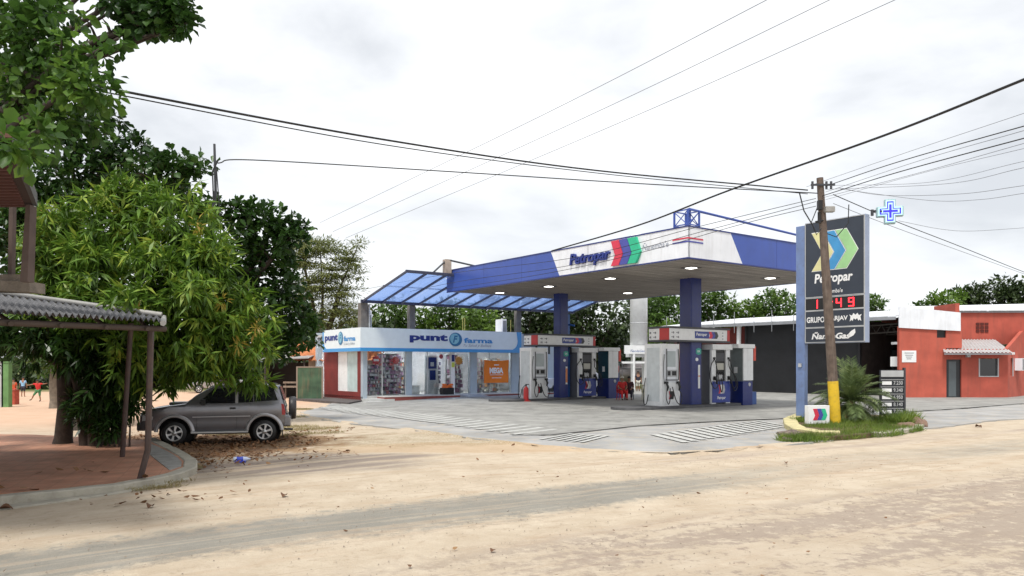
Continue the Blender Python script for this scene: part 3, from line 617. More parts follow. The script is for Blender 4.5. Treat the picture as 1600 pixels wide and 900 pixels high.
for i, (a, b, s_) in enumerate(((5.9, 4.9, .74), (5.9, 14.3, .62))):
    m = MB(); m.cbox((a, b, (Z0+.02)/2), (s_, s_, Z0+.02), 0, .05); c = m.build('column', navy, can)
    m = MB(); F = FY(a, b-s_/2); 
    m.mi = 0; m.disc(F, .12, 2.62, .16, .16, .002, .012); m.rect(F, -.06, .3, 2.5, 2.74, .002, .011)
    m.mi = 1; m.text(F, 'OK', .02, .22, 2.58, 2.68, .014, .02)
    m.mi = 1; m.rect(F, .08, .22, .9, 2.0 if i == 0 else 1.9, .002, .01)
    m.mi = 2; m.rect(F, .085, .215, 1.45 if i == 0 else 1.0, 1.5 if i == 0 else 1.8, .01, .014)
    m.mi = 1; m.disc(F, 0, 2.25, .1, .08, .002, .01)
    m.build('sticker', [mat('green_sticker', (.03, .35, .28), .4), white, mat('orange_sticker', (.75, .25, .08), .4)], c)
m = MB(); m.box(6.5, 6.75, 14.5, 14.8, 0, 4.9); m.tube([(6.62, 14.45, 4.3), (6.75, 14.1, 4.25)], .06); m.build('downpipe_box', mat('mid_blue', (.05, .16, .5), .35), can)
# logo on the long face: raised letters and three chevrons
LOGO = [mat('logo_red', (.62, .03, .07), .35), mat('logo_violet', (.06, .07, .34), .35), mat('logo_green', (.02, .48, .26), .35)]
def chevrons(m, F, x0, y0, w_, h, d0, d1, n=3, mi0=0, gap=.04, lean=.0):
    cw = w_/(n*.72+.55)                               # each band slanting right then back
    for k in range(n):
        x = x0+k*cw*.76; m.mi = mi0+k; a = cw*.72; s_ = cw*.62
        m.poly(F, [(x, y0), (x+a, y0), (x+a+s_*.62, y0+h*.42), (x+a+.0, y0+h), (x+.0, y0+h), (x+s_*.62, y0+h*.42)], d0, d1)
m = MB(); chevrons(m, FL, -3.98, 6.06, 1.7, 1.02, .0, .12); m.build('chevron_logo', LOGO, can)
m = MB(); m.text(FL, 'Petropar', -6.62, -4.08, 6.22, 6.86, .1, .022, .18, .1); m.build('logo_lettering', txtblue, can)
m = MB(); m.text(FL, "Ñanemba'e", -2.3, -.95, 6.50, 6.80, .006, 0, .1); m.build('slogan_lettering', mat('grey_ink', (.25, .28, .36), .4), can)
m = MB()
for z, mi in ((6.69, 0), (6.56, 1)):
    m.mi = mi; m.rect(FL, -.75, .0, z, z+.055, .002, .012); m.rect(FR, .0, .85, z, z+.055, .002, .012)
m.build('flag_stripe', [LOGO[0], LOGO[1]], can)
# little lattice tower at the corner with a long pipe
m = MB()
for x in (.1, .75):
    for y in (.1, .75): m.box(x-.03, x+.03, y-.03, y+.03, Z1+.04, Z1+.68)
for z in (Z1+.1, Z1+.65):
    m.box(.1, .75, .08, .12, z, z+.04); m.box(.1, .75, .73, .77, z, z+.04); m.box(.08, .12, .1, .75, z, z+.04); m.box(.73, .77, .1, .75, z, z+.04)
for a, b in (((.1, .1), (.75, .1)), ((.1, .75), (.1, .1)), ((.75, .1), (.75, .75))):
    m.tube([(*a, Z1+.1), (*b, Z1+.65)], .018, 6); m.tube([(*b, Z1+.1), (*a, Z1+.65)], .018, 6)
m.build('lattice_upstand', blue, can)
m = MB(); m.tube([(.3, .2, Z1+.72), (8.2, .25, Z1+.42)], .05); m.tube([(.3, .2, Z1+.1), (.3, .2, Z1+.74)], .07); m.build('tie_pipe', blue, can)

# ------------------------------------------------------------ pump islands
isl_m = mat('island_concrete', (.10, .10, .105), .8, .3, 3, bump=.3)
hose_r = .022
def hose(m, F, pts, r=hose_r):
    P = [F.p(*p) for p in pts]; Q = []
    for i in range(len(P)-1):
        a = P[max(i-1, 0)]; b, c = P[i], P[i+1]; d = P[min(i+2, len(P)-1)]
        for k in range(5):
            t = k/5; Q.append(.5*((2*b)+(c-a)*t+(2*a-5*b+4*c-d)*t*t+(3*b-a-3*c+d)*t**3))
    Q.append(P[-1]); m.tube(Q, r, 6)
def dispenser_a(loc, label):
    t = thing('fuel_dispenser', label, 'fuel pump', loc, ROT, 'white fuel dispensers on the islands')
    w_, d, h = 1.15, 1.05, 2.78
    m = MB(); m.box(0, w_, 0, d, 0, h); m.build('cabinet', white, t, .012)
    F = FY(0, 0)
    m = MB(); m.rect(F, .12, 1.0, 1.05, 2.55, .0, .03); m.build('front_frame', white2, t)
    m = MB(); m.rect(F, .3, .85, 1.75, 2.45, .031, .04); m.build('display_panel', mat('pale_grey_panel', (.42, .47, .48), .3), t)
    m = MB(); m.rect(F, .26, .95, 1.3, 1.62, .031, .05); s_ = m.build('screen_unit', lgrey, t)
    m = MB(); m.rect(F, .32, .5, 1.36, 1.56, .051, .055); m.rect(F, .6, .88, 1.36, 1.56, .051, .055); m.build('screen', black, s_)
    m = MB(); m.rect(F, .2, .98, 1.12, 1.2, .031, .06); m.build('ledge', grey, t)
    m = MB(); m.mi = 0; m.rect(F, .1, 1.05, .12, .98, .0, .02); chevrons(m, F, .42, .3, .36, .36, .02, .026, mi0=1); m.build('lower_panel', [white, LOGO[0], black, black], t)
    for x, sg in ((.2, -1), (.98, 1)):
        m = MB(); m.rect(F, x-.07, x+.07, 1.0, 1.1, .02, .14); m.tube([F.p(x, 1.02, .1), F.p(x+.02, .85, .16), F.p(x, .68, .12)], [.045, .06, .03]); m.build('nozzle', black, t)
    m = MB()
    hose(m, F, [(.22, 2.55, .08), (.2, 1.9, .1), (.2, 1.15, .1)]); hose(m, F, [(.2, .75, .12), (.1, .4, .16), (.2, .1, .2), (.35, .3, .16), (.4, .8, .12)])
    hose(m, F, [(.98, 2.55, .08), (1.0, 1.9, .1), (.98, 1.15, .1)]); hose(m, F, [(.98, .75, .12), (1.14, .4, .16), (.98, .08, .2), (.75, .25, .16), (.55, .85, .12)])
    hose(m, F, [(.1, 2.3, .05), (-.02, 1.6, .1), (.02, 1.0, .12)], .016)
    m.build('hose', black, t)
    G = FX(0, 0)
    m = MB(); m.rect(G, -.9, -.15, .2, 2.6, .0, .015); m.build('side_panel', mat('pale_side', (.6, .64, .65), .4), t)
    m = MB(); hose(m, G, [(-.95, 1.25, .05), (-1.0, .6, .12), (-.95, .1, .14), (-.8, .1, .14), (-.72, .5, .1)]); m.build('side_hose', black, t)
    return t
bluepanel = mat('pump_blue_panel', (.025, .05, .28), .3)
def dispenser_b(loc, label):
    t = thing('fuel_dispenser', label, 'fuel pump', loc, ROT, 'blue fronted fuel dispensers on the islands')
    w_, d, h = 1.35, 1.0, 2.55; F = FY(0, 0)
    m = MB(); m.box(0, w_, .12, d, 0, h); m.build('cabinet', mat('pump_grey', (.13, .135, .15), .4), t, .01)
    m = MB(); m.box(-.03, w_+.1, -.08, d+.02, h, h+.26); m.build('header', white, t, .02)
    m = MB(); m.rect(F, .0, .3, .0, h, -.13, 0); m.rect(F, 1.05, 1.35, .0, h, -.13, 0); m.build('side_stile', white, t, .01)
    m = MB(); m.rect(F, .31, 1.04, 1.1, h-.05, -.12, -.08); m.build('recess', black, t)
    m = MB(); m.rect(F, .36, .98, 2.0, 2.4, -.08, -.04); m.build('screen', darkgrey, t)
    m = MB(); m.rect(F, .42, .92, 1.6, 1.92, -.08, -.03); m.build('price_display', mat('lcd', (.45, .44, .38), .3), t)
    m = MB(); m.rect(F, .46, .8, 1.14, 1.42, -.08, -.02); m.build('keypad', lgrey, t)
    m = MB(); m.mi = 0; m.rect(F, .02, 1.33, .06, 1.06, .0, .03); m.mi = 1; m.text(F, 'Petropar', .36, .98, .17, .36, .034, .02, .18)
    chevrons(m, F, .45, .48, .5, .42, .031, .036, mi0=2); m.build('front_panel', [bluepanel, txtwhite, LOGO[0], white, lgrey], t)
    m = MB()
    for x in (.15, 1.2): m = MB(); m.rect(F, x-.06, x+.06, 1.12, 1.3, .0, .12); m.tube([F.p(x, 1.28, .06), F.p(x, 1.1, .18), F.p(x+.03, .95, .14)], [.04, .06, .035]); m.build('nozzle', black, t); m = MB(); m.rect(F, x-.05, x+.05, 2.1, 2.2, .0, .06); m.build('hose_guide', black, t)
    for x in (.5, .62, .74, .86): m = MB(); m.tube([F.p(x, 1.5, -.05), F.p(x, 1.38, .02)], .03); m.build('nozzle', black, t)
    m = MB()
    hose(m, F, [(.12, 2.1, .06), (-.3, 1.8, .2), (-.42, 1.2, .25), (-.15, .75, .25), (.2, .85, .2), (.18, 1.15, .12)])
    hose(m, F, [(.15, 2.1, .06), (.22, 1.6, .14), (.3, 1.0, .2), (.45, .55, .22), (.6, .9, .15), (.62, 1.2, .05)])
    hose(m, F, [(1.2, 2.1, .06), (1.12, 1.7, .14), (1.5, 1.25, .22), (1.62, .8, .22), (1.4, .6, .2), (1.3, 1.1, .12)])
    hose(m, F, [(1.24, 2.1, .06), (1.35, 1.5, .18), (1.5, .9, .24), (1.35, .7, .2)])
    m.build('hose', black, t)
    return t
def booth(loc, label, topm):
    t = thing('service_booth', label, 'booth', loc, ROT, 'small service booths at the island ends')
    F = FY(0, 0); G = FX(0, 0)
    m = MB(); m.box(0, .75, 0, .95, 0, 1.15); m.build('base_cabinet', navy, t, .01)
    m = MB(); m.box(.03, .72, .03, .92, 1.152, 2.75); m.build('glazed_cabinet', topm, t, .008)
    m = MB(); m.box(-.45, .85, -.08, 1.0, 2.75, 2.95); m.build('roof', white, t, .02)
    m = MB(); m.rect(F, -.02, .28, 1.2, 2.74, .0, .05); m.rect(F, .3, .74, 1.2, 2.74, -.02, .04); m.build('white_jamb', white, t)
    m = MB(); m.box(.78, .95, -.05, .45, 2.15, 2.85); m.build('red_flag_sign', mat('flag_red', (.62, .07, .04), .4), t)
    m = MB(); m.mi = 0; m.rect(G, -.5, -.3, 1.55, 1.85, .02, .03); m.mi = 1; m.disc(F, .5, 1.0, .09, .09, .0, .02); m.build('notice', [white, lgrey], t)
    m = MB(); m.box(.8, 1.35, .2, .8, 0, .62); m.build('side_box', mat('blue_bin', (.05, .11, .32), .5), t, .01)
    return t
def beam(loc, label):
    t = thing('pump_sign_beam', label, 'sign', loc, ROT, 'illuminated sign beams above the pumps')
    w_, d, h = 4.25, 1.2, .52
    m = MB(); m.box(0, w_, 0, d, 0, h); m.build('box', white, t, .01)
    m = MB(); m.box(-.03, w_+.03, -.03, d+.03, h, h+.09); m.box(-.02, w_+.02, -.02, d+.02, -.08, -.001); m.build('edge_trim', darkgrey, t)
    F = FY(0, 0); G = FX(0, 0)
    m = MB(); m.rect(F, .0, .02, .0, h, .002, .01); m.rect(F, w_-.18, w_, .0, h, .002, .012); m.rect(G, -.55, .0, .0, h, .002, .012); m.build('red_band', redp, t)
    m = MB(); m.mi = 0; m.rect(F, 1.75, 2.75, .1, .42, .002, .01); m.mi = 1; m.text(F, 'Petropar', 1.83, 2.6, .17, .36, .013, .02, .15)
    chevrons(m, F, 2.72, .1, .72, .32, .002, .012, mi0=2); m.build('logo_plate', [bluepanel, txtwhite, LOGO[0], LOGO[1], darkgrey], t)
    m = MB()
    for F2, xs in ((F, (.3, .62)), (G, (-1.1, -.8))):
        for x in xs:
            for y in (.13, .33): m.disc(F2, x, y, .045, .05, .002, .008, 10); m.rect(F2, x-.13, x-.06, y-.01, y+.02, .002, .008)
    for y in (.08, .22, .36): m.rect(F, 3.7, 3.78, y, y+.04, .002, .008)
    m.build('pictogram', mat('grey_ink2', (.2, .2, .22), .5), t)
    m = MB()
    for x in (.4, 1.3, 2.9, 3.9): m.box(x-.04, x+.04, d/2-.04, d/2+.04, -.5, -.08)
    m.build('bracket', darkgrey, t)
    return t
ends = [('near', 4.9, 'at the nearer blue column'), ('far', 14.3, 'at the farther blue column')]
for nm, bc, wh in ends:
    m = MB()
    ring = []
    for i in range(13): a = math.pi/2+math.pi*i/12; ring.append((1.9+.8*math.cos(a), bc+.85*math.sin(a)))
    for i in range(13): a = -math.pi/2+math.pi*i/12; ring.append((8.3+.8*math.cos(a), bc+.85*math.sin(a)))
    m.prism([(*p, -.02) for p in ring], (0, 0, .18)); o = m.build('pump_island', isl_m); o.location = S(0, 0); o.rotation_euler.z = ROT
    tag(o, f'low dark concrete kerb island under the pumps {wh}', 'pump island', 'pump islands')
IZ = .16
dispenser_a(S(3.35, 4.35, IZ), 'white fuel dispenser left of the nearer blue column')
dispenser_a(S(3.35, 13.75, IZ), 'white fuel dispenser left of the farther blue column')
dispenser_b(S(6.75, 4.35, IZ), 'blue fronted fuel dispenser right of the nearer blue column')
dispenser_b(S(6.75, 13.75, IZ), 'blue fronted fuel dispenser right of the farther blue column')
booth(S(8.75, 4.1, 0.05), 'booth with grey glazed top on navy base at the nearer island', mat('grey_glazing', (.20, .23, .23), .3))
booth(S(8.75, 13.4, 0.05), 'booth with dark teal glazing at the right end of the farther island', mat('teal_glazing', (.02, .07, .10), .15))
beam(S(3.74, 4.3, 3.12), 'white sign beam with red ends across the nearer blue column')
beam(S(3.74, 13.7, 3.1), 'white sign beam with red ends across the farther blue column')
def extinguisher(loc, label):
    t = thing('fire_extinguisher', label, 'extinguisher', loc, 0, 'fire extinguishers on the forecourt')
    m = MB(); m.lathe((0, 0, 0), [(0, .0), (.13, .0), (.14, .04), (.14, .62), (.11, .72), (.05, .77), (.05, .8), (0, .8)], 'Z', 16); m.build('cylinder', redp, t)
    m = MB(); m.lathe((0, 0, .8), [(0, 0), (.04, 0), (.04, .1), (0, .1)], 'Z', 10); m.box(-.03, .16, -.02, .02, .88, .92); m.tube([(-.05, 0, .86), (-.2, 0, .7), (-.17, 0, .3)], .02); m.build('valve', black, t)
    m = MB(); m.box(-.22, .22, -.18, .18, -.0, .04); m.build('stand', redp, t)
extinguisher(gnd(822, 627, .05), 'red fire extinguisher standing left of the farther pump island')

# ------------------------------------------------------------ pharmacy
PX, PB = -2.9, 21.4; FZ = .16
ph = thing('pharmacy', 'white fronted pharmacy with long pale blue shop sign and lit windows', 'building', S(PX, PB), ROT)
g0 = -.2
m = MB()
def wall(x0, x1, y0, y1, z0, z1): m.box(x0, x1, y0, y1, z0, z1)
# plinth and floor
m.box(-.0, 16.5, .02, 7, g0, FZ); m.build('floor', mat('shop_floor', (.5, .5, .48), .35), ph)
m = MB(); m.box(.9, 16.5, -.9, .0, g0, FZ-.02); m.build('porch_step', mat('porch_red', (.25, .06, .05), .7), ph)
m = MB(); m.box(.9, 16.5, -.91, .0, FZ-.018, FZ+.02); m.build('porch_tiles', mat('porch_tile', (.55, .53, .5), .6), ph)
m = MB(); m.box(-.1, 1.5, -1.0, -.91, g0, FZ-.12); m.box(-.1, .9, -.9, .0, g0, FZ-.1); m.box(-.6, .6, -1.5, -1.0, g0, FZ-.22); m.build('steps', mat('step_white', (.55, .55, .53), .7), ph)
wins = [(.25, 2.8), (3.17, 7.38), (7.86, 10.6)]
m = MB(); zt = 2.85
m.box(0, .25, 0, .3, g0, 4.1)
for a, b in ((2.8, 3.17), (7.38, 7.86), (10.6, 11.2)): m.box(a, b, 0, .3, FZ, zt)
m.box(.25, 11.2, 0, .3, zt, 4.05); m.box(11.2, 11.95, 0, .3, 2.5, 4.05); m.box(11.95, 16.5, 0, .3, g0, 4.05)
m.box(16.2, 16.5, .3, 7, g0, 4.05); m.box(0, 16.2, 6.7, 7, g0, 4.05)
m.build('front_wall', shopwall, ph)
m = MB(); m.box(0, 16.5, .3, 7, 3.75, 3.9); m.build('roof', lgrey, ph)
m = MB(); m.box(11.2, 11.95, .12, .2, FZ, 2.5); m.build('side_door', black, ph)
# left return wall, dark red with a pale window
m = MB(); m.box(0, .3, .302, 5.6, g0-.1, .42); m.box(0, .3, .302, .75, .42, 4.05); m.box(0, .3, 3.6, 5.6, .42, 4.05); m.box(0, .3, .75, 3.6, zt, 4.05)
m.box(-.06, -.001, .0, 5.6, g0-.1, 2.9) if False else None
m.build('side_wall', tilered, ph)
m = MB(); m.box(.1, .16, .75, 2.3, .42, zt); m.build('side_window', mat('frosted_pane', (.50, .62, .62), .3), ph)
m = MB(); m.box(.06, .18, 2.3, 3.6, .42, zt); m.build('side_shutter', white, ph)
glass = glassmat('shop_glass', (.93, .96, .97), .25)
frame_m = mat('aluminium', (.55, .57, .58), .35, metal=.3)
for a, b in wins:
    m = MB(); m.rect(FY(0, .1), a, b, FZ, FZ+.06, 0, .05); m.rect(FY(0, .1), a, b, zt-.06, zt, 0, .05); m.rect(FY(0, .1), a, a+.05, FZ, zt, .001, .049); m.rect(FY(0, .1), b-.05, b, FZ, zt, .001, .049)
    mid = {.25: [1.25], 3.17: [4.3, 5.9], 7.86: [8.9]}[a]
    for x in mid: m.rect(FY(0, .1), x-.025, x+.025, FZ+.06, zt-.06, .001, .049)
    f = m.build('window', frame_m, ph); m = MB(); m.box(a+.05, b-.05, .115, .122, FZ+.06, zt-.06); m.build('pane', glass, f)
m = MB(); m.rect(FY(0, .08), 5.2, 6.0, FZ+.05, 2.5, .0, .03)
m = MB(); m.rect(FY(0, .04), 5.93, 6.2, FZ, zt-.05, 0, .04); pj = m.build('door_jamb', white, ph)
m = MB(); m.mi = 0; m.rect(FY(0, 0), 5.96, 6.17, 2.2, 2.62, 0.002, .02); m.mi = 1; m.rect(FY(0, 0), 5.96, 6.17, 1.85, 2.15, .002, .02); m.mi = 2; m.rect(FY(0, 0), 5.96, 6.17, .5, 1.8, .002, .015); m.build('notice', [navy, mat('lime', (.55, .65, .1), .5), white], ph)
# sign band
m = MB(); SZ0, SZ1 = 2.78, 4.13; F = FY(0, -.3); G = FX(-.3, 0)
def band(F, w_, right):
    m.mi = 0; m.rect(F, 0 if right else 0, w_, SZ0, SZ1, -.28, 0)
    m.mi = 1; m.rect(F, 0, w_, SZ0, SZ0+.24, .001, .012)
m = MB(); m.mi = 0; m.box(-.3, 11.15, -.3, -.002, SZ0, SZ1); m.box(-.3, -.002, -.001, 5.1, SZ0, SZ1)
m.mi = 1; m.rect(F, -.3, 11.15, SZ0, SZ0+.2, .001, .012); m.rect(G, -5.1, .3, SZ0, SZ0+.2, .001, .012)
# rounded blue swoosh at both ends
pts = [(11.15, SZ0+.2)]+[(11.15-.75*math.cos(R(a))*.0-.0, 0) for a in ()]
pts = [(10.45, SZ0+.2), (11.15, SZ0+.2), (11.15, SZ1), (10.75, SZ1)]+[(10.4+.45*math.sin(R(a)), SZ0+.75-.52*math.cos(R(a))) for a in (90, 70, 50, 30, 12)]
m.poly(F, pts, .002, .013)
pts = [(-5.1, SZ0+.2), (-4.5, SZ0+.2)]+[(-4.55-.38*math.sin(R(a)), SZ0+.7-.47*math.cos(R(a))) for a in (12, 40, 70, 90)]+[(-4.93, SZ1), (-5.1, SZ1)]
m.poly(G, pts, .002, .013)
sg = m.build('shop_sign', [paleblue, signblue], ph)
def shoplogo(F, x0, x1, y, s):
    W_ = x1-x0; m = MB(); m.mi = 0; m.text(F, 'punt', x0, x0+W_*.44, y-.16*s, y+.36*s, .014, .05)
    cx = x0+W_*.535; m.mi = 1; m.disc(F, cx, y+.08*s, .085*W_*.92, .42*s, .013, .02, 32)
    m.mi = 2; m.disc(F, cx-.012*W_, y+.12*s, .055*W_, .33*s, .021, .023, 28)
    m.mi = 1; m.text(F, 'F', cx-.035*W_, cx+.025*W_, y-.12*s, y+.32*s, .026, .04, .25)
    m.mi = 3; m.text(F, 'farma', x0+W_*.635, x1, y-.12*s, y+.2*s, .014, .035)
    m.mi = 4; m.text(F, 'Tu Salud y Belleza', x0+W_*.63, x1-.02*W_, y-.4*s, y-.19*s, .014, 0, .35)
    m.build('shop_lettering', [txtblue, mat('globe_blue', (.02, .16, .34), .3), mat('globe_light', (.22, .50, .62), .3), cyan, mat('grey_ink3', (.28, .33, .4), .4)], sg)
shoplogo(F, 2.85, 8.85, 3.48, 1.0)
shoplogo(G, -4.75, -.35, 3.5, .95)
# interior
m = MB(); m.box(.31, 16.1, 6.6, 6.69, FZ, 3.74); m.box(.31, 16.1, .31, 6.6, 3.6, 3.7); m.build('interior_wall', mat('interior', (.7, .7, .72), .7), ph)
tube_m = mat('tube_light', (1, 1, 1), .5, 0, emit=22)
for x in (1.6, 4.2, 6.5, 9.2):
    m = MB(); m.box(x-.6, x+.6, .9, 1.05, 3.5, 3.56); m.box(x-.6, x+.6, 2.9, 3.05, 3.5, 3.56); m.build('tube_light', tube_m, ph)
pal = [(.45, .25, .40), (.7, .7, .72), (.30, .14, .22), (.5, .48, .5), (.16, .12, .2), (.6, .2, .2), (.35, .35, .45), (.75, .6, .6), (.08, .08, .1)]
palm = [mat('goods_%d' % i, c, .5, .1) for i, c in enumerate(pal)]
pal2 = [mat('goods_b%d' % i, c, .5, .1) for i, c in enumerate([(.7, .68, .6), (.6, .25, .05), (.12, .1, .1), (.35, .3, .25), (.7, .15, .1)])]
def shelf(x0, x1, y, z0, z1, pm, label, seed, ns=7):
    rnd = random.Random(seed); t = thing('shelf_rack', label, 'shelf', S(PX, PB)+V_*x0+U_*y+Vector((0, 0, FZ)), ROT, 'goods shelves inside the pharmacy')
    W_ = x1-x0; m = MB(); dz = (z1-z0)/ns
    m.box(0, W_, .35, .4, 0, z1)
    for k in range(ns+1): m.box(0, W_, .0, .35, z0+k*dz-.02, z0+k*dz)
    m.build('rack', lgrey, t)
    m = MB()
    for k in range(ns):
        x = .02
        while x < W_-.06:
            w_ = rnd.uniform(.05, .16); h = rnd.uniform(.45, .92)*dz; m.mi = rnd.randrange(len(pm)) if rnd.random() < .6 else rnd.randrange(2)
            m.box(x, min(x+w_, W_), .03, .25, z0+k*dz+.001, z0+k*dz+h); x += w_+rnd.uniform(0, .03)
    o = m.build('goods', pm, t); o['kind'] = 'stuff'
shelf(.35, 1.3, .5, .1, 1.85, palm, 'shelf of mauve packed goods behind the leftmost shop window', 1, 8)
shelf(1.4, 2.8, .6, .1, 2.5, palm, 'wide shelf of white and mauve goods right in the leftmost window', 2, 10)
shelf(3.2, 4.3, 2.0, .1, 2.3, pal2+palm[:3], 'shelf of dark and orange goods left of the glass door', 3, 8)
shelf(6.25, 7.35, .8, .1, 2.5, palm[1:4]+pal2[:1], 'shelf of small white goods right of the door notices', 4, 8)
shelf(5.6, 6.1, 1.5, .1, 2.4, [palm[4], palm[8], palm[1]], 'narrow dark shelf seen beside the door notices', 5, 8)
shelf(7.9, 8.8, .6, .1, 2.3, palm[:2]+pal2, 'shelf of goods left of the orange banner', 6, 8)
shelf(9.4, 10.5, 1.2, .1, 2.3, pal2+palm[:2], 'shelf mostly hidden behind the orange banner', 7, 8)
def onph(x, y, z): return S(PX, PB)+V_*x+U_*y+Vector((0, 0, z))
m = MB()
org = mat('orange_cloth', (.85, .22, .02), .7, .1, 1.5)
F = FY(0, 0)
g_ = 10; vs = []; fs = []
for j in range(g_+1):
    for i in range(2*g_+1):
        u, v = i/(2*g_), j/g_; vs.append(F.p(u*1.95+.02*math.sin(v*9), v*1.42+.06*(2*u-1)**2*v-.0, .02+.025*math.sin(u*11+v*2)))
for j in range(g_):
    for i in range(2*g_): k = j*(2*g_+1)+i; fs.append((k, k+1, k+2*g_+2, k+2*g_+1))
m.add(vs, fs, True); ban = thing('sale_banner', 'orange cloth banner hung in the right shop window', 'banner', onph(8.35, -.02, FZ+.68), ROT)
m.build('cloth', org, ban)
m = MB(); m.mi = 0; m.text(F, 'MEGA', .42, 1.5, .6, .98, .06, .06); m.rect(F, .78, 1.15, 1.12, 1.18, .058, .06); m.rect(F, .45, 1.48, .5, .53, .055, .057); m.rect(F, .6, 1.35, .3, .34, .055, .057); m.build('lettering', txtwhite, ban)
t = thing('hanging_poster', 'red star shaped promotional poster high in the leftmost window', 'poster', onph(1.0, .35, FZ+2.1), ROT, 'red posters hanging in the shop')
def star(m, F, r, n=9): m.poly(F, [((r if i % 2 else r*.75)*math.cos(math.pi*i/n), (r if i % 2 else r*.75)*math.sin(math.pi*i/n)) for i in range(2*n)], 0, .02)
m = MB(); star(m, FY(0, 0), .3); m.build('card', redp, t); m = MB(); m.rect(FY(0, 0), -.16, .16, -.05, .08, .02, .024); m.build('text_strip', white, t)
for x, lb, mm, rr in ((2.3, 'red round poster high right in the leftmost window', redp, .26), (5.45, 'small red poster above the glass door', redp, .16), (6.1+.25, 'small red poster right above the door notices', redp, .16), (6.75, 'orange round poster in the window right of the door', mat('orange_card', (.75, .33, .05), .5), .3)):
    t = thing('hanging_poster', lb, 'poster', onph(x, .4, FZ+(2.35 if rr < .2 else 2.1)), ROT, 'red posters hanging in the shop'); m = MB(); star(m, FY(0, 0), rr, 12); m.build('card', mm, t)
t = thing('counter', 'white counter block just inside the glass door', 'counter', onph(3.25, .45, FZ), ROT); m = MB(); m.box(0, .7, 0, .5, 0, .55); m.build('body', white, t, .01); m = MB(); m.box(-.03, .73, -.03, .53, .55, .6); m.build('top', lgrey, t)
t = thing('notice_stand', 'white and navy display board standing inside the glass door', 'display', onph(4.5, .7, FZ), ROT); m = MB(); m.mi = 0; m.box(0, .9, 0, .08, 0, 2.4); m.mi = 1; m.rect(FY(0, 0), .1, .8, 1.6, 2.3, .001, .02); m.rect(FY(0, 0), .32, .72, .9, 1.5, .001, .02); m.mi = 0; m.rect(FY(0, 0), .35, .6, 1.75, 2.0, .02, .03); m.build('board', [mat('board_grey', (.5, .53, .55), .5), navy], t)
t = thing('sales_bin', 'dark bin heaped with orange goods in front of the pharmacy door', 'bin', onph(5.05, -.55, FZ+.02), ROT)
m = MB(); m.box(0, .75, 0, .45, 0, .42); m.build('bin_body', black, t, .01); m = MB()
for k in range(26): m.cbox((random.uniform(.08, .68), random.uniform(.08, .38), random.uniform(.42, .62)), (.14, .12, .1), random.random()*3)
m.build('orange_goods', mat('orange_goods', (.75, .17, .03), .5), t)
t = thing('door_mat_ramp', 'grey metal access ramp sloping from the pharmacy door to the forecourt', 'ramp', onph(6.0, -.92, 0.05), ROT)
m = MB(); m.prism([(0, 0, 0), (0, 0, .13), (0, -1.0, .012), (0, -1.0, 0)], (1.6, 0, 0)); m.build('ramp_plate', grey, t)
# roof gear
for x, h, lb in ((.45, .9, 'white slatted air conditioning unit on the roof beside the awning corner post'), (10.2, .75, 'pale air conditioning unit on the roof beside the right awning post')):
    t = thing('air_conditioner', lb, 'air conditioner', onph(x, .5, 3.9), ROT, 'air conditioners on the pharmacy roof')
    m = MB(); m.box(0, .35, 0, .8, 0.05, h+.35); m.build('case', white2, t, .02); m = MB()
    for k in range(6): m.rect(FY(0, 0), .05, .3, .2+k*.15, .24+k*.15, .001, .012)
    m.rect(FY(0, 0), .04, .31, .15, 1.0, .0005, .001); m.build('louvre', grey, t); m = MB(); m.box(.02, .08, .05, .1, 0, .05); m.box(.27, .33, .05, .1, 0, .05); m.box(.02, .08, .7, .75, 0, .05); m.build('foot', grey, t)
for x, lb in ((7.3, 'left one of two thin yellow roof rods above the shop sign'), (7.45, 'right one of two thin yellow roof rods above the shop sign'), (11.1, 'thin roof rod right of the awning post')):
    m = MB(); m.tube([(0, 0, 0), (0, 0, 1.1)], .02, 6); o = m.build('roof_rod', mat('rod_yellow', (.5, .45, .15), .5)); o.location = onph(x, .8, 3.9); tag(o, lb, 'rod', 'steel rods on the pharmacy roof')

# ------------------------------------------------------------ glass awning
aw = thing('glass_awning', 'sloping blue glazed awning with dark rafters between pharmacy and canopy', 'awning', S(PX, 0), ROT)
za, zb = 5.72, 6.72; y1, y0 = 21.4, 17.08; slope = (zb-za)/(y1-y0)
polyc = bpy.data.materials.new('blue_glazing'); polyc.use_nodes = True
b = polyc.node_tree.nodes['Principled BSDF']; b.inputs['Base Color'].default_value = (.13, .28, .62, 1); b.inputs['Roughness'].default_value = .2
N = polyc.node_tree.nodes; L = polyc.node_tree.links; tl = N.new('ShaderNodeBsdfTranslucent'); tl.inputs[0].default_value = (.24, .38, .76, 1); tr = N.new('ShaderNodeBsdfTransparent'); tr.inputs[0].default_value = (.40, .54, .86, 1)
m1 = N.new('ShaderNodeMixShader'); m1.inputs[0].default_value = .6; m2 = N.new('ShaderNodeMixShader')
tcx = N.new('ShaderNodeTexCoord'); nx_ = N.new('ShaderNodeTexNoise'); nx_.inputs['Scale'].default_value = .8; L.new(tcx.outputs['Object'], nx_.inputs['Vector'])
mrx = N.new('ShaderNodeMapRange'); mrx.inputs[1].default_value = .3; mrx.inputs[2].default_value = .7; mrx.inputs[3].default_value = .15; mrx.inputs[4].default_value = .6; L.new(nx_.outputs['Fac'], mrx.inputs[0]); L.new(mrx.outputs[0], m2.inputs[0])
L.new(b.outputs[0], m1.inputs[1]); L.new(tl.outputs[0], m1.inputs[2]); L.new(m1.outputs[0], m2.inputs[1]); L.new(tr.outputs[0], m2.inputs[2]); L.new(m2.outputs[0], N['Material Output'].inputs[0])
def awz(y): return za+(y1-y)*slope
AWL = 15.9
def yfront(x): return 16.3 if x < 2.85 else y0
m = MB()
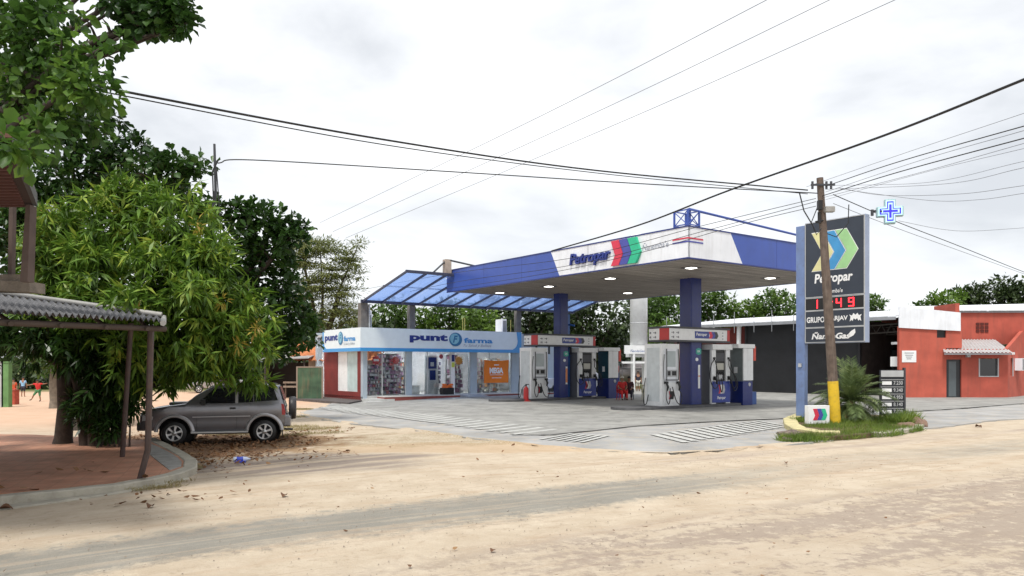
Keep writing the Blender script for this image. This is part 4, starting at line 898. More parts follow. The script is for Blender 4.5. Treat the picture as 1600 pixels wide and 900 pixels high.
m.add([(0, y1, awz(y1)), (2.85, y1, awz(y1)), (2.85, 16.3, awz(16.3)), (0, 16.3, awz(16.3))], [(0, 1, 2, 3)])
m.add([(2.86, y1, awz(y1)), (AWL, y1, awz(y1)), (AWL+.1, y0, awz(y0)), (2.86, y0, awz(y0))], [(0, 1, 2, 3)])
m.build('glazing', polyc, aw)
rust = mat('rafter_paint', (.045, .05, .09), .5, .3)
x = 0
for k in range(14):
    x = k*1.22; yf = yfront(x) if k < 14 else y0
    m = MB(); m.prism([(x-.035, y1, awz(y1)-.13), (x-.035, y1, awz(y1)-.01), (x-.035, yf, awz(yf)-.01), (x-.035, yf, awz(yf)-.13)], (.07, 0, 0)); m.build('rafter', rust, aw)
m = MB(); m.box(-.1, AWL+.1, y1, y1+.12, za-.16, za+.02); m.build('low_beam', rust, aw)
m = MB(); m.box(-.05, 2.85, 16.2, 16.3, awz(16.3)-.12, awz(16.3)+.03); m.build('high_beam', rust, aw)
m = MB(); m.tube([(0, 18.9, awz(18.9)+.04), (AWL, 18.9, awz(18.9)+.04)], .03, 6); m.build('purlin', rust, aw)
post_c = mat('old_concrete_post', (.16, .15, .14), .85, .3, 2, bump=.4)
for x, w_, zt_ in ((.15, .42, 5.56), (3.3, .36, 5.56), (11.3, .34, 5.56)):
    m = MB(); m.box(x-w_/2, x+w_/2, y1+.13, y1+.13+w_, 3.9, zt_); m.build('post', post_c, aw)
m = MB(); m.box(.42, .5, y1+.1, y1+.4, 3.9, 5.5); m.build('post', lgrey, aw)
m = MB(); m.box(2.45, 2.8, 16.35, 16.7, awz(16.5)+.0, 7.7); m.build('upstand', mat('bare_concrete', (.42, .34, .28), .85, .2), aw)
m = MB(); m.tube([(2.5, 16.5, 7.6), (1.7, 16.5, awz(16.4)+.02)], .05); m.tube([(2.7, 16.4, 7.66), (5.2, 15.6, 7.2)], .05); m.build('tie_pipe', darkgrey, aw)

# ------------------------------------------------------------ tall sign
sg = thing('price_sign', 'tall dark station sign with chevron logo and red digits on a blue post', 'sign', S(2.14, -3.45), ROT)
dark = mat('sign_face', (.035, .045, .065), .35, .08, 2)
stl = mat('sign_steel_blue', (.16, .23, .42), .5, .15, 2, dirt=(.12, .11, .12), dirtamt=.45)
G = FX(0, 0)       # x runs toward local -y ; sign from x=0 (left) to 2.2
W_ = 2.2
m = MB(); m.box(0, .26, -W_, 0, 2.74, 6.97); m.build('sign_box', mat('sign_case', (.30, .36, .50), .45, .1), sg, .01)
pn = [(4.36, 6.93, 'logo_panel'), (3.9, 4.3, 'digit_panel'), (3.31, 3.85, 'group_panel'), (2.79, 3.26, 'gas_panel')]
cols = [mat('chev_yellow', (.70, .66, .34), .5), mat('chev_blue', (.06, .30, .60), .5), mat('chev_green', (.36, .64, .30), .5)]
for z0, z1, nm in pn:
    m = MB(); m.rect(G, .04, W_-.04, z0, z1, .002, .02); p = m.build(nm, black if 'digit' in nm else dark, sg)
    m = MB()
    for q in ((.02, W_-.02, z0-.025, z0), (.02, W_-.02, z1, z1+.025), (.01, .04, z0, z1), (W_-.04, W_-.01, z0, z1)): m.rect(G, *q, .001, .03)
    m.build('trim', lgrey, p)
    m = MB()
    if nm == 'logo_panel':
        for k, (x, mm) in enumerate(((.28, 0), (.72, 1), (1.16, 2))):
            m.mi = 3; z = 5.25; h = 1.32; a = .40; s_ = .40
            P_ = lambda g: [(x-g, z-g), (x+a+g*.3, z-g), (x+a+s_+g, z+h*.45), (x+a+g*.3, z+h+g), (x-g, z+h+g), (x+s_-g*.6, z+h*.45)]
            m.poly(G, P_(.018), .021, .024); m.mi = mm; m.poly(G, P_(-.005), .0245, .03)
        m.mi = 3; m.text(G, 'Petropar', .38, 1.78, 4.72, 5.14, .026, .03, .12); m.text(G, "Ñanemba'e", .68, 1.42, 4.45, 4.62, .026, .01, .1); m.build('lettering', [*cols, txtwhite], p)
    elif nm == 'digit_panel':
        SEG = {'1': 'bc', '4': 'bcfg', '9': 'abcdfg'}
        def dig(c, x):
            w_, h, z, th_ = .2, .3, 3.95, .035
            sgm = {'a': (x, x+w_, z+h-th_, z+h), 'd': (x, x+w_, z, z+th_), 'g': (x, x+w_, z+h/2-th_/2, z+h/2+th_/2), 'b': (x+w_-th_, x+w_, z+h/2, z+h), 'c': (x+w_-th_, x+w_, z, z+h/2), 'f': (x, x+th_, z+h/2, z+h), 'e': (x, x+th_, z, z+h/2)}
            for q in SEG[c]: m.rect(G, *sgm[q], .021, .026)
        dig('1', .3); dig('1', .68); dig('4', 1.18); dig('9', 1.62); m.rect(G, 1.02, 1.06, 4.0, 4.04, .021, .026); m.rect(G, 1.02, 1.06, 4.13, 4.17, .021, .026)
        m.build('digits', mat('led_red', (1, .02, .03), .5, 0, emit=2.2), p)
    elif nm == 'group_panel':
        m.text(G, 'GRUPO', .08, .76, 3.46, 3.66, .026, .03); m.text(G, 'MARJAV', .82, 1.6, 3.46, 3.66, .026, .03)
        for sx in (-1, 1):
            m.poly(G, [(1.87, 3.5), (1.87+sx*.06, 3.55), (1.87+sx*.1, 3.46), (1.87+sx*.14, 3.5), (1.87+sx*.2, 3.45), (1.87+sx*.17, 3.6), (1.87+sx*.22, 3.68), (1.87+sx*.12, 3.64), (1.87+sx*.07, 3.72), (1.87, 3.66)][::1], .021, .026)
        m.build('lettering', txtwhite, p)
    else:
        m.text(G, 'ÑandeGas', .27, 1.68, 2.88, 3.13, .026, .035, .2); m.poly(G, [(1.62, 2.9), (1.7, 2.93), (1.8, 2.98), (1.87, 3.08), (1.85, 3.2), (1.72, 3.13), (1.62, 3.03)], .021, .026); m.build('lettering', txtwhite, p)
m = MB(); m.box(.0, .2, .02, .36, -.05, 6.9); m.build('post', stl, sg, .01)
m = MB(); m.box(-.05, -.021, .12, .24, 2.0-.08, 2.05); m.build('socket', lgrey, sg)
# pharmacy cross on its bracket
cp = S(2.14+.2, -3.45-W_-.12, 7.05)
cr_ = thing('pharmacy_cross', 'lit blue and white cross sign on a bracket right of the tall sign', 'sign', at(1391, 330, cp.y-.35), 0)
def cross(r, a): return [(-a, -r), (a, -r), (a, -a), (r, -a), (r, a), (a, a), (a, r), (-a, r), (-a, a), (-r, a), (-r, -a), (-a, -a)]
F = Fr((0, 0, 0), (1, -.3, 0), (-.3, -1, 0))
m = MB(); m.poly(F, cross(.40, .165), -.2, 0); m.build('case', mat('cross_case', (.33, .50, .52), .4), cr_, .02)
m = MB(); m.mi = 0; m.poly(F, cross(.35, .13), .002, .012); m.mi = 1; m.poly(F, cross(.32, .10), .012, .02); m.mi = 2; m.poly(F, cross(.275, .07), .02, .028); m.mi = 0; m.poly(F, cross(.24, .045), .028, .03); m.mi = 1; m.poly(F, cross(.22, .036), .03, .036)
m.build('led_face', [mat('led_white', (.5, .8, .9), .5, 0, emit=.35), mat('led_blue', (.03, .02, .65), .5, 0, emit=.6), mat('led_pale', (.35, .5, .8), .5, 0, emit=.3)], cr_)
m = MB(); q = cp-Vector(cr_.location); m.tube([q, q*.5+Vector((0, 0, .02)), (-.3, 0, 0)], .035); m.tube([q+Vector((0, 0, -.15)), q+Vector((0, 0, .05))], .05); m.build('bracket', darkgrey, cr_)
# ------------------------------------------------------------ off-roader
def car_shape(t, side, Wd, belt, paintm, tumble=.16, nose=.35, L_=4.0, bev=.035, arches=()):
    """side: outline (x,z) ; extruded across the width, rounded, narrowed above the belt and at the ends"""
    m = MB(); m.prism([(x, -Wd/2, z) for x, z in side], (0, Wd, 0)); o = m.build('body', paintm, t, bev)
    bm = bmesh.new(); bm.from_mesh(o.data)
    for i in range(1, 24): bmesh.ops.bisect_plane(bm, geom=bm.verts[:]+bm.edges[:]+bm.faces[:], plane_co=(i*.2-.013, 0, 0), plane_no=(1, 0, 0))
    for i in range(1, 13): bmesh.ops.bisect_plane(bm, geom=bm.verts[:]+bm.edges[:]+bm.faces[:], plane_co=(0, 0, .3+i*.11), plane_no=(0, 0, 1))
    bmesh.ops.remove_doubles(bm, verts=bm.verts, dist=1e-4)
    for e in bm.edges: e.smooth = not (len(e.link_faces) == 2 and e.calc_face_angle(0) > .9)
    bm.to_mesh(o.data); bm.free()
    for v in o.data.vertices:
        x, y, z = v.co; k = 1-tumble*max(0, (z-belt))/.6
        if x < nose: k *= 1-.09*((nose-x)/nose)**2
        if x > L_-.25: k *= 1-.05*((x-L_+.25)/.25)**2
        if z < .45: k *= 1-.06*(.45-z)/.2
        if abs(y) > Wd*.4: k *= 1+.012*math.cos((z-.8)*3.5)-.02*max(0, min(1, (.80-z)/.03))*(1 if z < .8 else 0)
        v.co.y = y*k
    for p in o.data.polygons: p.use_smooth = True
    return o
def arc(cx, cz, r, a0, a1, n=12): return [(cx+r*math.cos(R(a0+(a1-a0)*i/n)), cz+r*math.sin(R(a0+(a1-a0)*i/n))) for i in range(n+1)]
def wheel(t, x, y, r, sg, rimm, wd=.24, nspoke=6):
    m = MB(); m.lathe((x, y, r), [(r*.62, wd/2), (r*.9, wd/2), (r*.97, wd*.4), (r, wd*.22), (r, -wd*.22), (r*.97, -wd*.4), (r*.9, -wd/2), (r*.62, -wd/2)], 'Y', 36)
    w_ = m.build('wheel', black, t)
    m = MB(); s_ = sg; m.lathe((x, y, r), [(r*.64, s_*wd*.5), (r*.6, s_*wd*.5), (r*.56, s_*wd*.2), (0, s_*wd*.15)], 'Y', 36); m.build('rim_well', darkgrey, w_)
    m = MB(); m.lathe((x, y, r), [(r*.65, s_*wd*.48), (r*.65, s_*wd*.54), (r*.57, s_*wd*.54), (r*.55, s_*wd*.4)], 'Y', 36)
    for k in range(nspoke):
        a = 6.2832*k/nspoke+.3; c, q = math.cos(a), math.sin(a); pts = []
        for rr, hw in ((.1, .055), (.35, .05), (.6, .085)): pts.append((rr, hw))
        P = [(rr, -hw) for rr, hw in pts]+[(rr, hw) for rr, hw in pts[::-1]]
        m.prism([(x+r*(u*c-v*2.2*q*.6), y+s_*wd*.40, r+r*(u*q+v*2.2*c*.6)) for u, v in P], (0, s_*wd*.12, 0))
    m.lathe((x, y, r), [(r*.2, s_*wd*.36), (r*.2, s_*wd*.54), (0, s_*wd*.56)], 'Y', 14)
    m.build('rim', rimm, w_); return w_
silver = mat('silver_car_paint', (.21, .21, .23), .26, .05, 3, metal=.6, coat=.5, dirt=(.25, .2, .16), dirtamt=.25)
silver2 = mat('silver_flare', (.42, .41, .42), .35, .05, 3, metal=.45)
dglass = mat('tinted_glass', (.012, .013, .016), .08, .1, spec=.7)
rimm = mat('alloy', (.62, .62, .62), .3, .05, metal=.7)
yaw = R(14); th_ = yaw
fr_c = Vector((-8.9, 20.35, 0)); dirx = Vector((math.cos(yaw), math.sin(yaw), 0)); diry = Vector((-math.sin(yaw), math.cos(yaw), 0))
base = fr_c-dirx*.94+diry*.87; base.z = gz(-8)-.0
suv = thing('parked_car', 'silver grey three door off-road vehicle parked under the mango tree', 'car', base, yaw); suv.scale = (.94, .94, .95)
r_ = .345; ax = (.94, 3.37)
side = [(.03, .42), (.0, .56), (.02, .80), (.08, .95), (.22, 1.02), (.8, 1.11), (1.22, 1.16), (1.5, 1.40), (1.93, 1.64), (2.1, 1.695), (2.9, 1.73), (3.6, 1.71), (3.74, 1.66), (3.88, 1.20), (3.95, 1.0), (3.96, .80), (4.03, .78), (4.04, .50), (3.98, .47)]
side += arc(ax[1], r_, .44, 20, 160)+[(2.9, .36), (1.42, .33)]+arc(ax[0], r_, .44, 20, 160)+[(.40, .42)]
car_shape(suv, side, 1.70, 1.1, silver, L_=4.0)
def ysurf(z, belt=1.1, Wd=1.70, tum=.16): return Wd/2*(1-tum*max(0, z-belt)/.6)
def sidepanel(m, pts, sg, out=.006, depth=.02):
    vs = [(x, sg*(ysurf(z)+out), z) for x, z in pts]; vi = [(x, sg*(ysurf(z)-depth), z) for x, z in pts]; n = len(pts)
    m.add(vs+vi, [tuple(range(n)), tuple(range(n, 2*n))]+[(i, (i+1) % n, (i+1) % n+n, i+n) for i in range(n)])
for sg, nm in ((-1, 'near'), (1, 'off')):
    for pts in ([(1.60, 1.17), (1.66, 1.27), (1.98, 1.58), (2.54, 1.63), (2.56, 1.17)], [(2.66, 1.18), (2.65, 1.635), (3.05, 1.65), (3.05, 1.20)], [(3.09, 1.205), (3.09, 1.65), (3.55, 1.635), (3.62, 1.58), (3.74, 1.24)]):
        m = MB(); sidepanel(m, pts, sg); m.build('side_window', dglass, suv)
    m = MB(); sidepanel(m, [(2.57, 1.165), (2.57, 1.64), (2.64, 1.64), (2.64, 1.165)], sg, .008); m.build('window_pillar', silver2, suv)
    m = MB(); sidepanel(m, [(1.52, .45), (1.52, 1.16), (1.53, 1.16), (1.53, .45)], sg, .003); m.build('door_seam', black, suv); m = MB(); sidepanel(m, [(2.60, .42), (2.60, 1.16), (2.612, 1.16), (2.612, .42)], sg, .003); m.build('door_seam', black, suv)
    m = MB(); sidepanel(m, [(1.42, .775), (1.42, .80), (2.98, .81), (2.98, .785)], sg, .012); m.build('side_moulding', silver2, suv)
    m = MB(); sidepanel(m, [(2.42, 1.0), (2.42, 1.05), (2.58, 1.05), (2.58, 1.0)], sg, .03); h_ = m.build('door_handle', black, suv)
    for cx in ax:                                       # swollen wheel arches
        m = MB(); o_ = arc(cx, r_, .545, 5, 175, 16); i_ = arc(cx, r_, .44, 5, 175, 16)
        for d0, k in ((.0, 0),):
            n = len(o_); vs = [(x, sg*.84, z) for x, z in o_]+[(x, sg*.905, z) for x, z in arc(cx, r_, .50, 5, 175, 16)]+[(x, sg*.90, z) for x, z in i_]+[(x, sg*.78, z) for x, z in i_]
            m.add(vs, [(q*n+i, q*n+i+1, (q+1)*n+i+1, (q+1)*n+i) for q in range(3) for i in range(n-1)], True)
        m.build('wheel_arch', silver2, suv)
    m = MB(); m.box(1.38, 2.92, sg*.78 if sg > 0 else -.93, .93 if sg > 0 else -.78, .33, .38); m.build('side_step', rimm, suv, .01)
    m = MB(); sidepanel(m, [(.10, .70), (.12, .88), (.42, .90), (.36, .72)], sg, .004); m.build('headlight', mat('lamp_clear', (.5, .5, .52), .1), suv)
    m = MB(); sidepanel(m, [(3.86, .82), (3.84, 1.14), (3.91, 1.12), (3.955, .9), (3.95, .82)], sg, .006); m.build('tail_light', mat('lamp_red', (.35, .02, .02), .2), suv)
    m = MB(); y = sg*.88; m.cbox((1.72, sg*.98, 1.21), (.12, .2, .15)); m.box(1.69, 1.75, min(sg*.80, sg*.9), max(sg*.80, sg*.9), 1.17, 1.22); m.build('mirror', black, suv, .02)
    for cx in ax: wheel(suv, cx, sg*.76, r_, sg, rimm)
# dark wheel housings and underbody
m = MB(); m.box(.5, 3.8, -.62, .62, .28, .5)
for cx in ax: m.lathe((cx, 0, r_), [(.0, -.66), (.44, -.66), (.44, .66), (0, .66)], 'Y', 20)
m.build('underbody', black, suv)
m = MB(); m.prism([(1.27, -.66, 1.205), (1.27, .66, 1.205), (1.93, .60, 1.655), (1.93, -.60, 1.655)], (-.012, 0, .015)); m.build('windscreen', dglass, suv)
m = MB(); m.prism([(3.895, -.6, 1.22), (3.895, .6, 1.22), (3.77, .55, 1.62), (3.77, -.55, 1.62)], (.02, 0, .0)); m.build('rear_window', dglass, suv)
m = MB(); m.box(-.06, .12, -.78, .78, .42, .66); m.build('front_bumper', mat('bumper_dark', (.04, .04, .045), .5), suv, .04)
m = MB(); m.box(3.9, 4.1, -.82, .82, .48, .79); m.build('rear_bumper', silver, suv, .04)
m = MB(); m.box(-.015, .02, -.5, .5, .70, .88); m.build('grille', black, suv)
m = MB(); m.cbox((.95, 0, 1.15), (.5, .6, .08)); m.build('hood_scoop', mat('silver_dark', (.12, .12, .13), .3, metal=.5), suv, .03)
m = MB(); m.lathe((4.12, .1, .97), [(0, -.1), (.30, -.1), (.335, -.07), (.345, 0), (.335, .08), (.30, .11), (0, .12)], 'X', 28); m.build('spare_wheel', mat('spare_cover', (.035, .033, .036), .45), suv)
m = MB(); m.tube([(3.9, -.5, .38), (4.15, -.5, .37)], .03); m.build('exhaust', darkgrey, suv)
for cx in (3.86,): 
    m = MB(); m.box(cx, cx+.02, -.86, -.62, .2, .48); m.build('mud_flap', black, suv)

# distant silver sedan under blue cover
def sedan(loc, rz, label, paintm, cover=False):
    t = thing('parked_car', label, 'car', loc, rz)
    sd_ = [(.02, .32), (0, .5), (.05, .7), (.9, .85), (1.05, .88), (1.6, 1.36), (2.8, 1.42), (3.5, 1.0), (4.2, .95), (4.3, .8), (4.3, .4), (4.2, .3)]+arc(3.45, .3, .36, 10, 170)+arc(.85, .3, .36, 10, 170)
    car_shape(t, sd_, 1.65, .85, paintm, L_=4.3)
    for sg in (-1, 1):
        m = MB(); m.box(1.35, 2.9, min(sg*.70, sg*.79), max(sg*.70, sg*.79), .92, 1.3) ; m.build('side_window', dglass, t)
        for cx in (.85, 3.45): wheel(t, cx, sg*.72, .3, sg, rimm, .2)
    m = MB(); m.prism([(1.04, -.6, .95), (1.04, .6, .95), (1.52, .55, 1.35), (1.52, -.55, 1.35)], (-.02, 0, .02)); m.build('windscreen', dglass, t)
    m = MB(); m.box(-.01, .03, -.62, -.35, .55, .68); m.box(-.01, .03, .35, .62, .55, .68); m.build('headlight', mat('lamp_clear2', (.7, .7, .7), .1), t)
    if cover:
        m = MB(); m.prism([(.98, -.84, .9), (1.55, -.76, 1.46), (2.85, -.76, 1.5), (3.2, -.84, .95)], (0, 1.6, 0)); m.build('blue_cover', mat('blue_tarp', (.03, .12, .5), .6), t)
    return t
p = gg(291, 614); sedan((p.x, p.y, p.z), R(25), 'silver car under a blue cover standing far back in the sandy yard', silver2, True)

# ------------------------------------------------------------ carport at the left
cpm = ribbed('roof_tile_sheet', (.15, .15, .16), 'Y', 3.2, .05, rough=.75, var=.35, scale=5)
cp_ = thing('carport', 'low carport roof of grey tile sheets on thin brown posts', 'carport', (0, 0, 0))
F0, F1, B1, B0 = at(-260, 478, 8.6), at(250, 503, 12.6), at(253, 495.5, 17), at(-260, 425, 16)
n_u, n_v = 90, 10; vs = []; 
for j in range(n_v+1):
    for i in range(n_u*2+1):
        u, v = i/(2*n_u), j/n_v; p = F0.lerp(F1, u).lerp(B0.lerp(B1, u), v); p = p+Vector((0, 0, .035*math.sin(u*n_u*6.2832*.5)+.03*(1-((v*10) % 1.001)))); vs.append(p)
m = MB(); W2 = n_u*2+1; m.add(vs, [(j*W2+i, j*W2+i+1, (j+1)*W2+i+1, (j+1)*W2+i) for j in range(n_v) for i in range(n_u*2)], True)
# courses of tile lips
for j in range(1, 8):
    pass
m.build('roof', cpm, cp_)
m = MB(); m.tube([F1+Vector((.05, 0, -.02)), B1+Vector((.05, 0, 0))], .05, 6); m.tube([B0+Vector((0, 0, .05)), B1+Vector((0, 0, .05))], .06, 6); m.build('ridge_flashing', mat('pale_flashing', (.38, .37, .35), .6), cp_)
postm = mat('brown_steel_post', (.085, .06, .055), .6, .25, 3, dirt=(.2, .1, .06), dirtamt=.5)
m = MB(); m.tube([F0+Vector((0, .3, -.1)), F1+Vector((-.05, .3, -.1))], .05, 6)
for k in range(6): u = (k+.6)/6; m.tube([F0.lerp(F1, u)+Vector((0, .1, -.12)), B0.lerp(B1, u)+Vector((0, -.1, -.12))], .035, 6)
m.build('rafter', mat('roof_timber', (.07, .05, .04), .8), cp_)
top1 = at(236, 508, 13.2); kink = at(231, 703, 13.4); bot = gnd(218, 751, -.03)
top2 = at(205, 505, 16.4); bot2 = gnd(191, 714, -.02)
for pts in ([bot, kink, top1], [bot2, top2], [gnd(-150, 740, -.02), at(-145, 480, 12.5)], [Vector((-17, 19.5, -.03)), Vector((-17, 19, 3.2))]):
    m = MB(); m.tube(pts, .055, 4); m.build('post', postm, cp_)
# upper house whose eave and pillar show above the carport
hs = thing('house', 'old house corner with boarded eave and slim pillar above the carport', 'building', (0, 0, 0))
eav = mat('eave_boards', (.035, .016, .014), .85, .3, 3)
e0, e1 = Vector((-4.95, 7.6, 4.09)), Vector((-6.3, 10.1, 4.09))
m = MB(); m.prism([e0, e1, e1+Vector((-9, .0, .0)), e0+Vector((-10, 0, 0))], (0, 0, .04)); m.build('eave_soffit', eav, hs)
m = MB()
for k in range(16):
    a = e0.lerp(e1, (k+.5)/16); m.prism([a+Vector((-.1, -.015, -.03)), a+Vector((-.1, .015, -.03)), a+Vector((-8, .015, -.03)), a+Vector((-8, -.015, -.03))], (0, 0, .028))
m.build('soffit_batten', mat('batten', (.10, .04, .035), .8), hs)
m = MB(); d = (e1-e0).normalized(); nn = Vector((d.y, -d.x, 0)); m.prism([e0, e1, e1+nn*.05, e0+nn*.05], (0, 0, .16)); m.build('gutter', mat('gutter_grey', (.07, .065, .065), .5), hs)
m = MB(); m.prism([e0+Vector((0, 0, .16)), e1+Vector((0, 0, .16)), e1+Vector((-9, 0, .2)), e0+Vector((-10, 0, .2))], (0, 0, .06)); m.build('roof', mat('old_tiles', (.16, .07, .05), .85, .3), hs)
m = MB(); m.prism([at(31, 440, 9.9), at(43, 440, 9.9), at(47, 320, 9.9), at(40, 320, 9.9)], (0, .14, 0)); m.build('pillar', mat('old_timber', (.10, .07, .06), .8, .3), hs); m = MB(); m.prism([at(12, 440, 10.5), at(18, 440, 10.5), at(20, 322, 10.5), at(14, 322, 10.5)], (0, .08, 0)); m.build('pillar', mat('old_timber', (.15, .11, .09), .8, .3), hs)
m = MB(); a_, b_ = at(-80, 452, 10.3), at(46, 456, 10.3); m.prism([a_, b_, b_+Vector((0, .35, 0)), a_+Vector((0, .35, 0))], (0, 0, .14)); m.prism([a_+Vector((-8, .05, .14)), b_+Vector((-.12, .05, .14)), b_+Vector((-.12, .3, .14)), a_+Vector((-8, .3, .14))], (0, 0, .1)); m.build('ledge', mat('old_masonry', (.20, .17, .14), .9, .35, 6, bump=.5), hs)
m = MB(); m.box(-13, -12.6, 10.2, 10.6, -.03, 4.2); m.box(-13.2, -13.0, 10.6, 18, -.03, 5); m.build('wall', mat('old_wall', (.25, .2, .16), .9, .3), hs)
# mast in the mango
pm = MB(); pm.tube([at(335, 225, 21), at(337, 300, 21), at(330, 350, 21), at(315, 420, 20.8), at(312, 600, 20.8)], [.035, .04, .045, .05, .05], 6); o = pm.build('service_mast', darkgrey); tag(o, 'thin dark service mast rising out of the mango crown', 'pole')
pm = MB(); pm.tube([at(338, 262, 20.9), at(341, 300, 20.9), at(345, 360, 20.8), at(342, 420, 20.6)], .016, 5); pm.tube([at(341, 250, 20.9), at(332, 268, 20.9), at(334, 330, 20.9), at(318, 400, 20.6), at(312, 440, 20.6)], .02, 5); o = pm.build('hanging_cable', black); tag(o, 'loose cable drooping down beside the mast in the mango crown', 'cable')

# ------------------------------------------------------------ utility pole, wires
wood = mat('pole_wood', (.13, .095, .075), .85, .35, 5, bump=.6, dirt=(.25, .21, .18), dirtamt=.6, streak=True)
pb = Vector((10.45, 24.8, .05)); pt_ = at(1281, 278, 24.8)
up = thing('utility_pole', 'leaning wooden utility pole with yellow painted foot before the tall sign', 'pole', pb)
m = MB(); v = pt_-pb; m.tube([v*0, v*.25, v*.5, v*.8, v], [.16, .155, .145, .12, .105], 14); m.build('shaft', wood, up)
m = MB(); m.tube([v*0, v*.1, v*.178], [.172, .17, .166], 14); m.build('yellow_base', mat('yellow_paint', (.72, .47, .02), .6, .1, 3, dirt=(.3, .2, .05), dirtamt=.5), up)
m = MB(); c = v*.965; m.box(c.x-.35, c.x+.42, c.y-.14, c.y-.09, c.z, c.z+.06)
for x in (-.3, .15, .3): m.tube([(c.x+x, c.y-.11, c.z-.1), (c.x+x, c.y-.11, c.z+.14)], .04, 8)
m.build('cross_arm', darkgrey, up)
m = MB(); c = v*.87; m.cbox((c.x+.16, c.y-.2, c.z-.02), (.3, .2, .18)); m.build('meter_box', mat('box_grey', (.35, .34, .32), .5), up, .02)
m = MB(); m.cbox((c.x-.14, c.y-.18, c.z+.12), (.14, .14, .3)); m.tube([(c.x-.15, c.y-.15, c.z-.1), (c.x-.15, c.y-.15, c.z-.45)], .05, 8); m.tube([(c.x, c.y-.1, c.z-.35), (c.x-.25, c.y-.1, c.z-.4)], .03, 6); m.build('insulator', black, up)
m = MB(); c = v*.93; m.tube([(c.x-.7, c.y, c.z+.1), (c.x-.55, c.y, c.z-.5), (c.x-.3, c.y-.1, c.z-1.0), (c.x-.2, c.y-.15, c.z-1.3), (c.x-.05, c.y-.15, c.z-1.1)], .02, 6); m.tube([(c.x-.15, c.y-.1, c.z-.4), (c.x-.35, c.y-.1, c.z-.9), (c.x-.25, c.y-.1, c.z-1.15)], .015, 6)
m.tube([(c.x+.9, c.y, c.z-.3), (c.x+.88, c.y, c.z-.9), (c.x+.5, c.y, c.z-1.35), (c.x+.1, c.y, c.z-1.2)], .016, 6); m.build('looped_cable', black, up)
wirem = mat('cable_black', (.015, .015, .016), .6, 0); wiref = mat('wire_grey', (.10, .10, .11), .6, 0)
def wire(label, pts, r, mm=None, nn=10):
    P = [at(*p) for p in pts]; Q = []
    for i in range(len(P)-1):
        a = P[max(i-1, 0)]; b, c = P[i], P[i+1]; d = P[min(i+2, len(P)-1)]
        if i == 0: a = b*2-c
        if i == len(P)-2: d = c*2-b
        for k in range(nn):
            t = k/nn; Q.append(.5*((2*b)+(c-a)*t+(2*a-5*b+4*c-d)*t*t+(3*b-a-3*c+d)*t**3))
    Q.append(P[-1]); m = MB(); m.tube(Q, r, 5); o = m.build('overhead_wire', mm or wirem); tag(o, label, 'wire', 'overhead wires')
wire('upper thick cable of the pair running from the left tree to the pole', [(60, 112, 11.5), (180, 140, 12.3), (600, 218, 16), (930, 266, 20.5), (1262, 297, 24.7)], .022)
wire('lower cable of the pair running from the left tree to the pole', [(60, 122, 11.6), (180, 147, 12.4), (600, 226, 16.1), (930, 270, 20.6), (1190, 296, 24), (1262, 303, 24.7)], .012)
wire('single cable from the mast in the mango to the pole', [(340, 255, 21), (395, 250, 21.3), (700, 268, 22.5), (1000, 287, 23.8), (1278, 302, 24.7)], .017)
wire('heaviest twisted cable rising to the top right corner', [(862, 392, 28.5), (1000, 351, 24.5), (1140, 297, 20.5), (1380, 212, 15.5), (1600, 124, 12.2), (1700, 84, 11)], .026)
wire('dark wire from the pole top to the right edge, upper', [(1290, 291, 24.7), (1400, 254, 20), (1600, 197, 15), (1720, 165, 13)], .012)
wire('dark wire from the pole to the right edge, below the upper one', [(1285, 306, 24.7), (1400, 270, 20), (1600, 216, 15), (1720, 185, 13)], .013)
wire('faint wire just above the upper right wire', [(1260, 292, 26), (1420, 237, 22), (1600, 177, 18)], .006, wiref)
wire('faint wire between the two dark right wires', [(1290, 300, 24.7), (1440, 250, 20), (1600, 204, 16)], .006, wiref)
wire('faint right wire under the dark pair', [(1285, 309, 24.7), (1440, 269, 21), (1600, 224, 17)], .006, wiref)
wire('faint sagging right wire, second under the dark pair', [(1290, 312, 24.7), (1450, 268, 21), (1600, 232, 17)], .005, wiref)
wire('faint sagging right wire, third under the dark pair', [(1290, 290, 24.7), (1450, 285, 22), (1600, 252, 17)], .005, wiref)
wire('faint sagging right wire, fourth under the dark pair', [(1290, 296, 24.7), (1480, 287, 22), (1600, 262, 17)], .006, wiref)
wire('faint lowest sagging pair at right, upper strand', [(1310, 293, 24.7), (1380, 305, 23), (1500, 303, 21), (1600, 290, 18)], .006, wiref)
wire('faint lowest sagging pair at right, lower strand', [(1310, 295, 24.7), (1450, 313, 23), (1530, 312, 21), (1600, 302, 18)], .006, wiref)
wire('wire behind the cross sloping down to the right edge, upper', [(1302, 304, 24.8), (1400, 346, 27), (1500, 385, 31), (1600, 425, 36), (1700, 462, 42)], .015)
wire('thin wire below the cross sloping down to the right edge', [(1302, 318, 24.8), (1400, 356, 27), (1500, 392, 31), (1600, 428, 36), (1700, 465, 42)], .009, wiref)
wire('faint sagging wire at right of the cross', [(1404, 345, 26), (1470, 358, 28), (1520, 361, 30), (1600, 356, 32)], .007, wiref)
for i, (q, pts) in enumerate((('uppermost', [(1275, 310, 24.7), (1100, 352, 25.6), (900, 402, 29), (700, 428, 38), (570, 452, 60)]), ('middle', [(1275, 315, 24.7), (1100, 361, 25.6), (900, 413, 29), (700, 443, 38), (560, 474, 60)]), ('lowest', [(1275, 322, 24.7), (1160, 350, 25), (1000, 395, 26.5), (850, 428, 31), (694, 452, 40)]))):
    wire(f'{q} thin wire slung past the canopy fascia to the left', [(a, b, c*.985) for a, b, c in pts], .010)
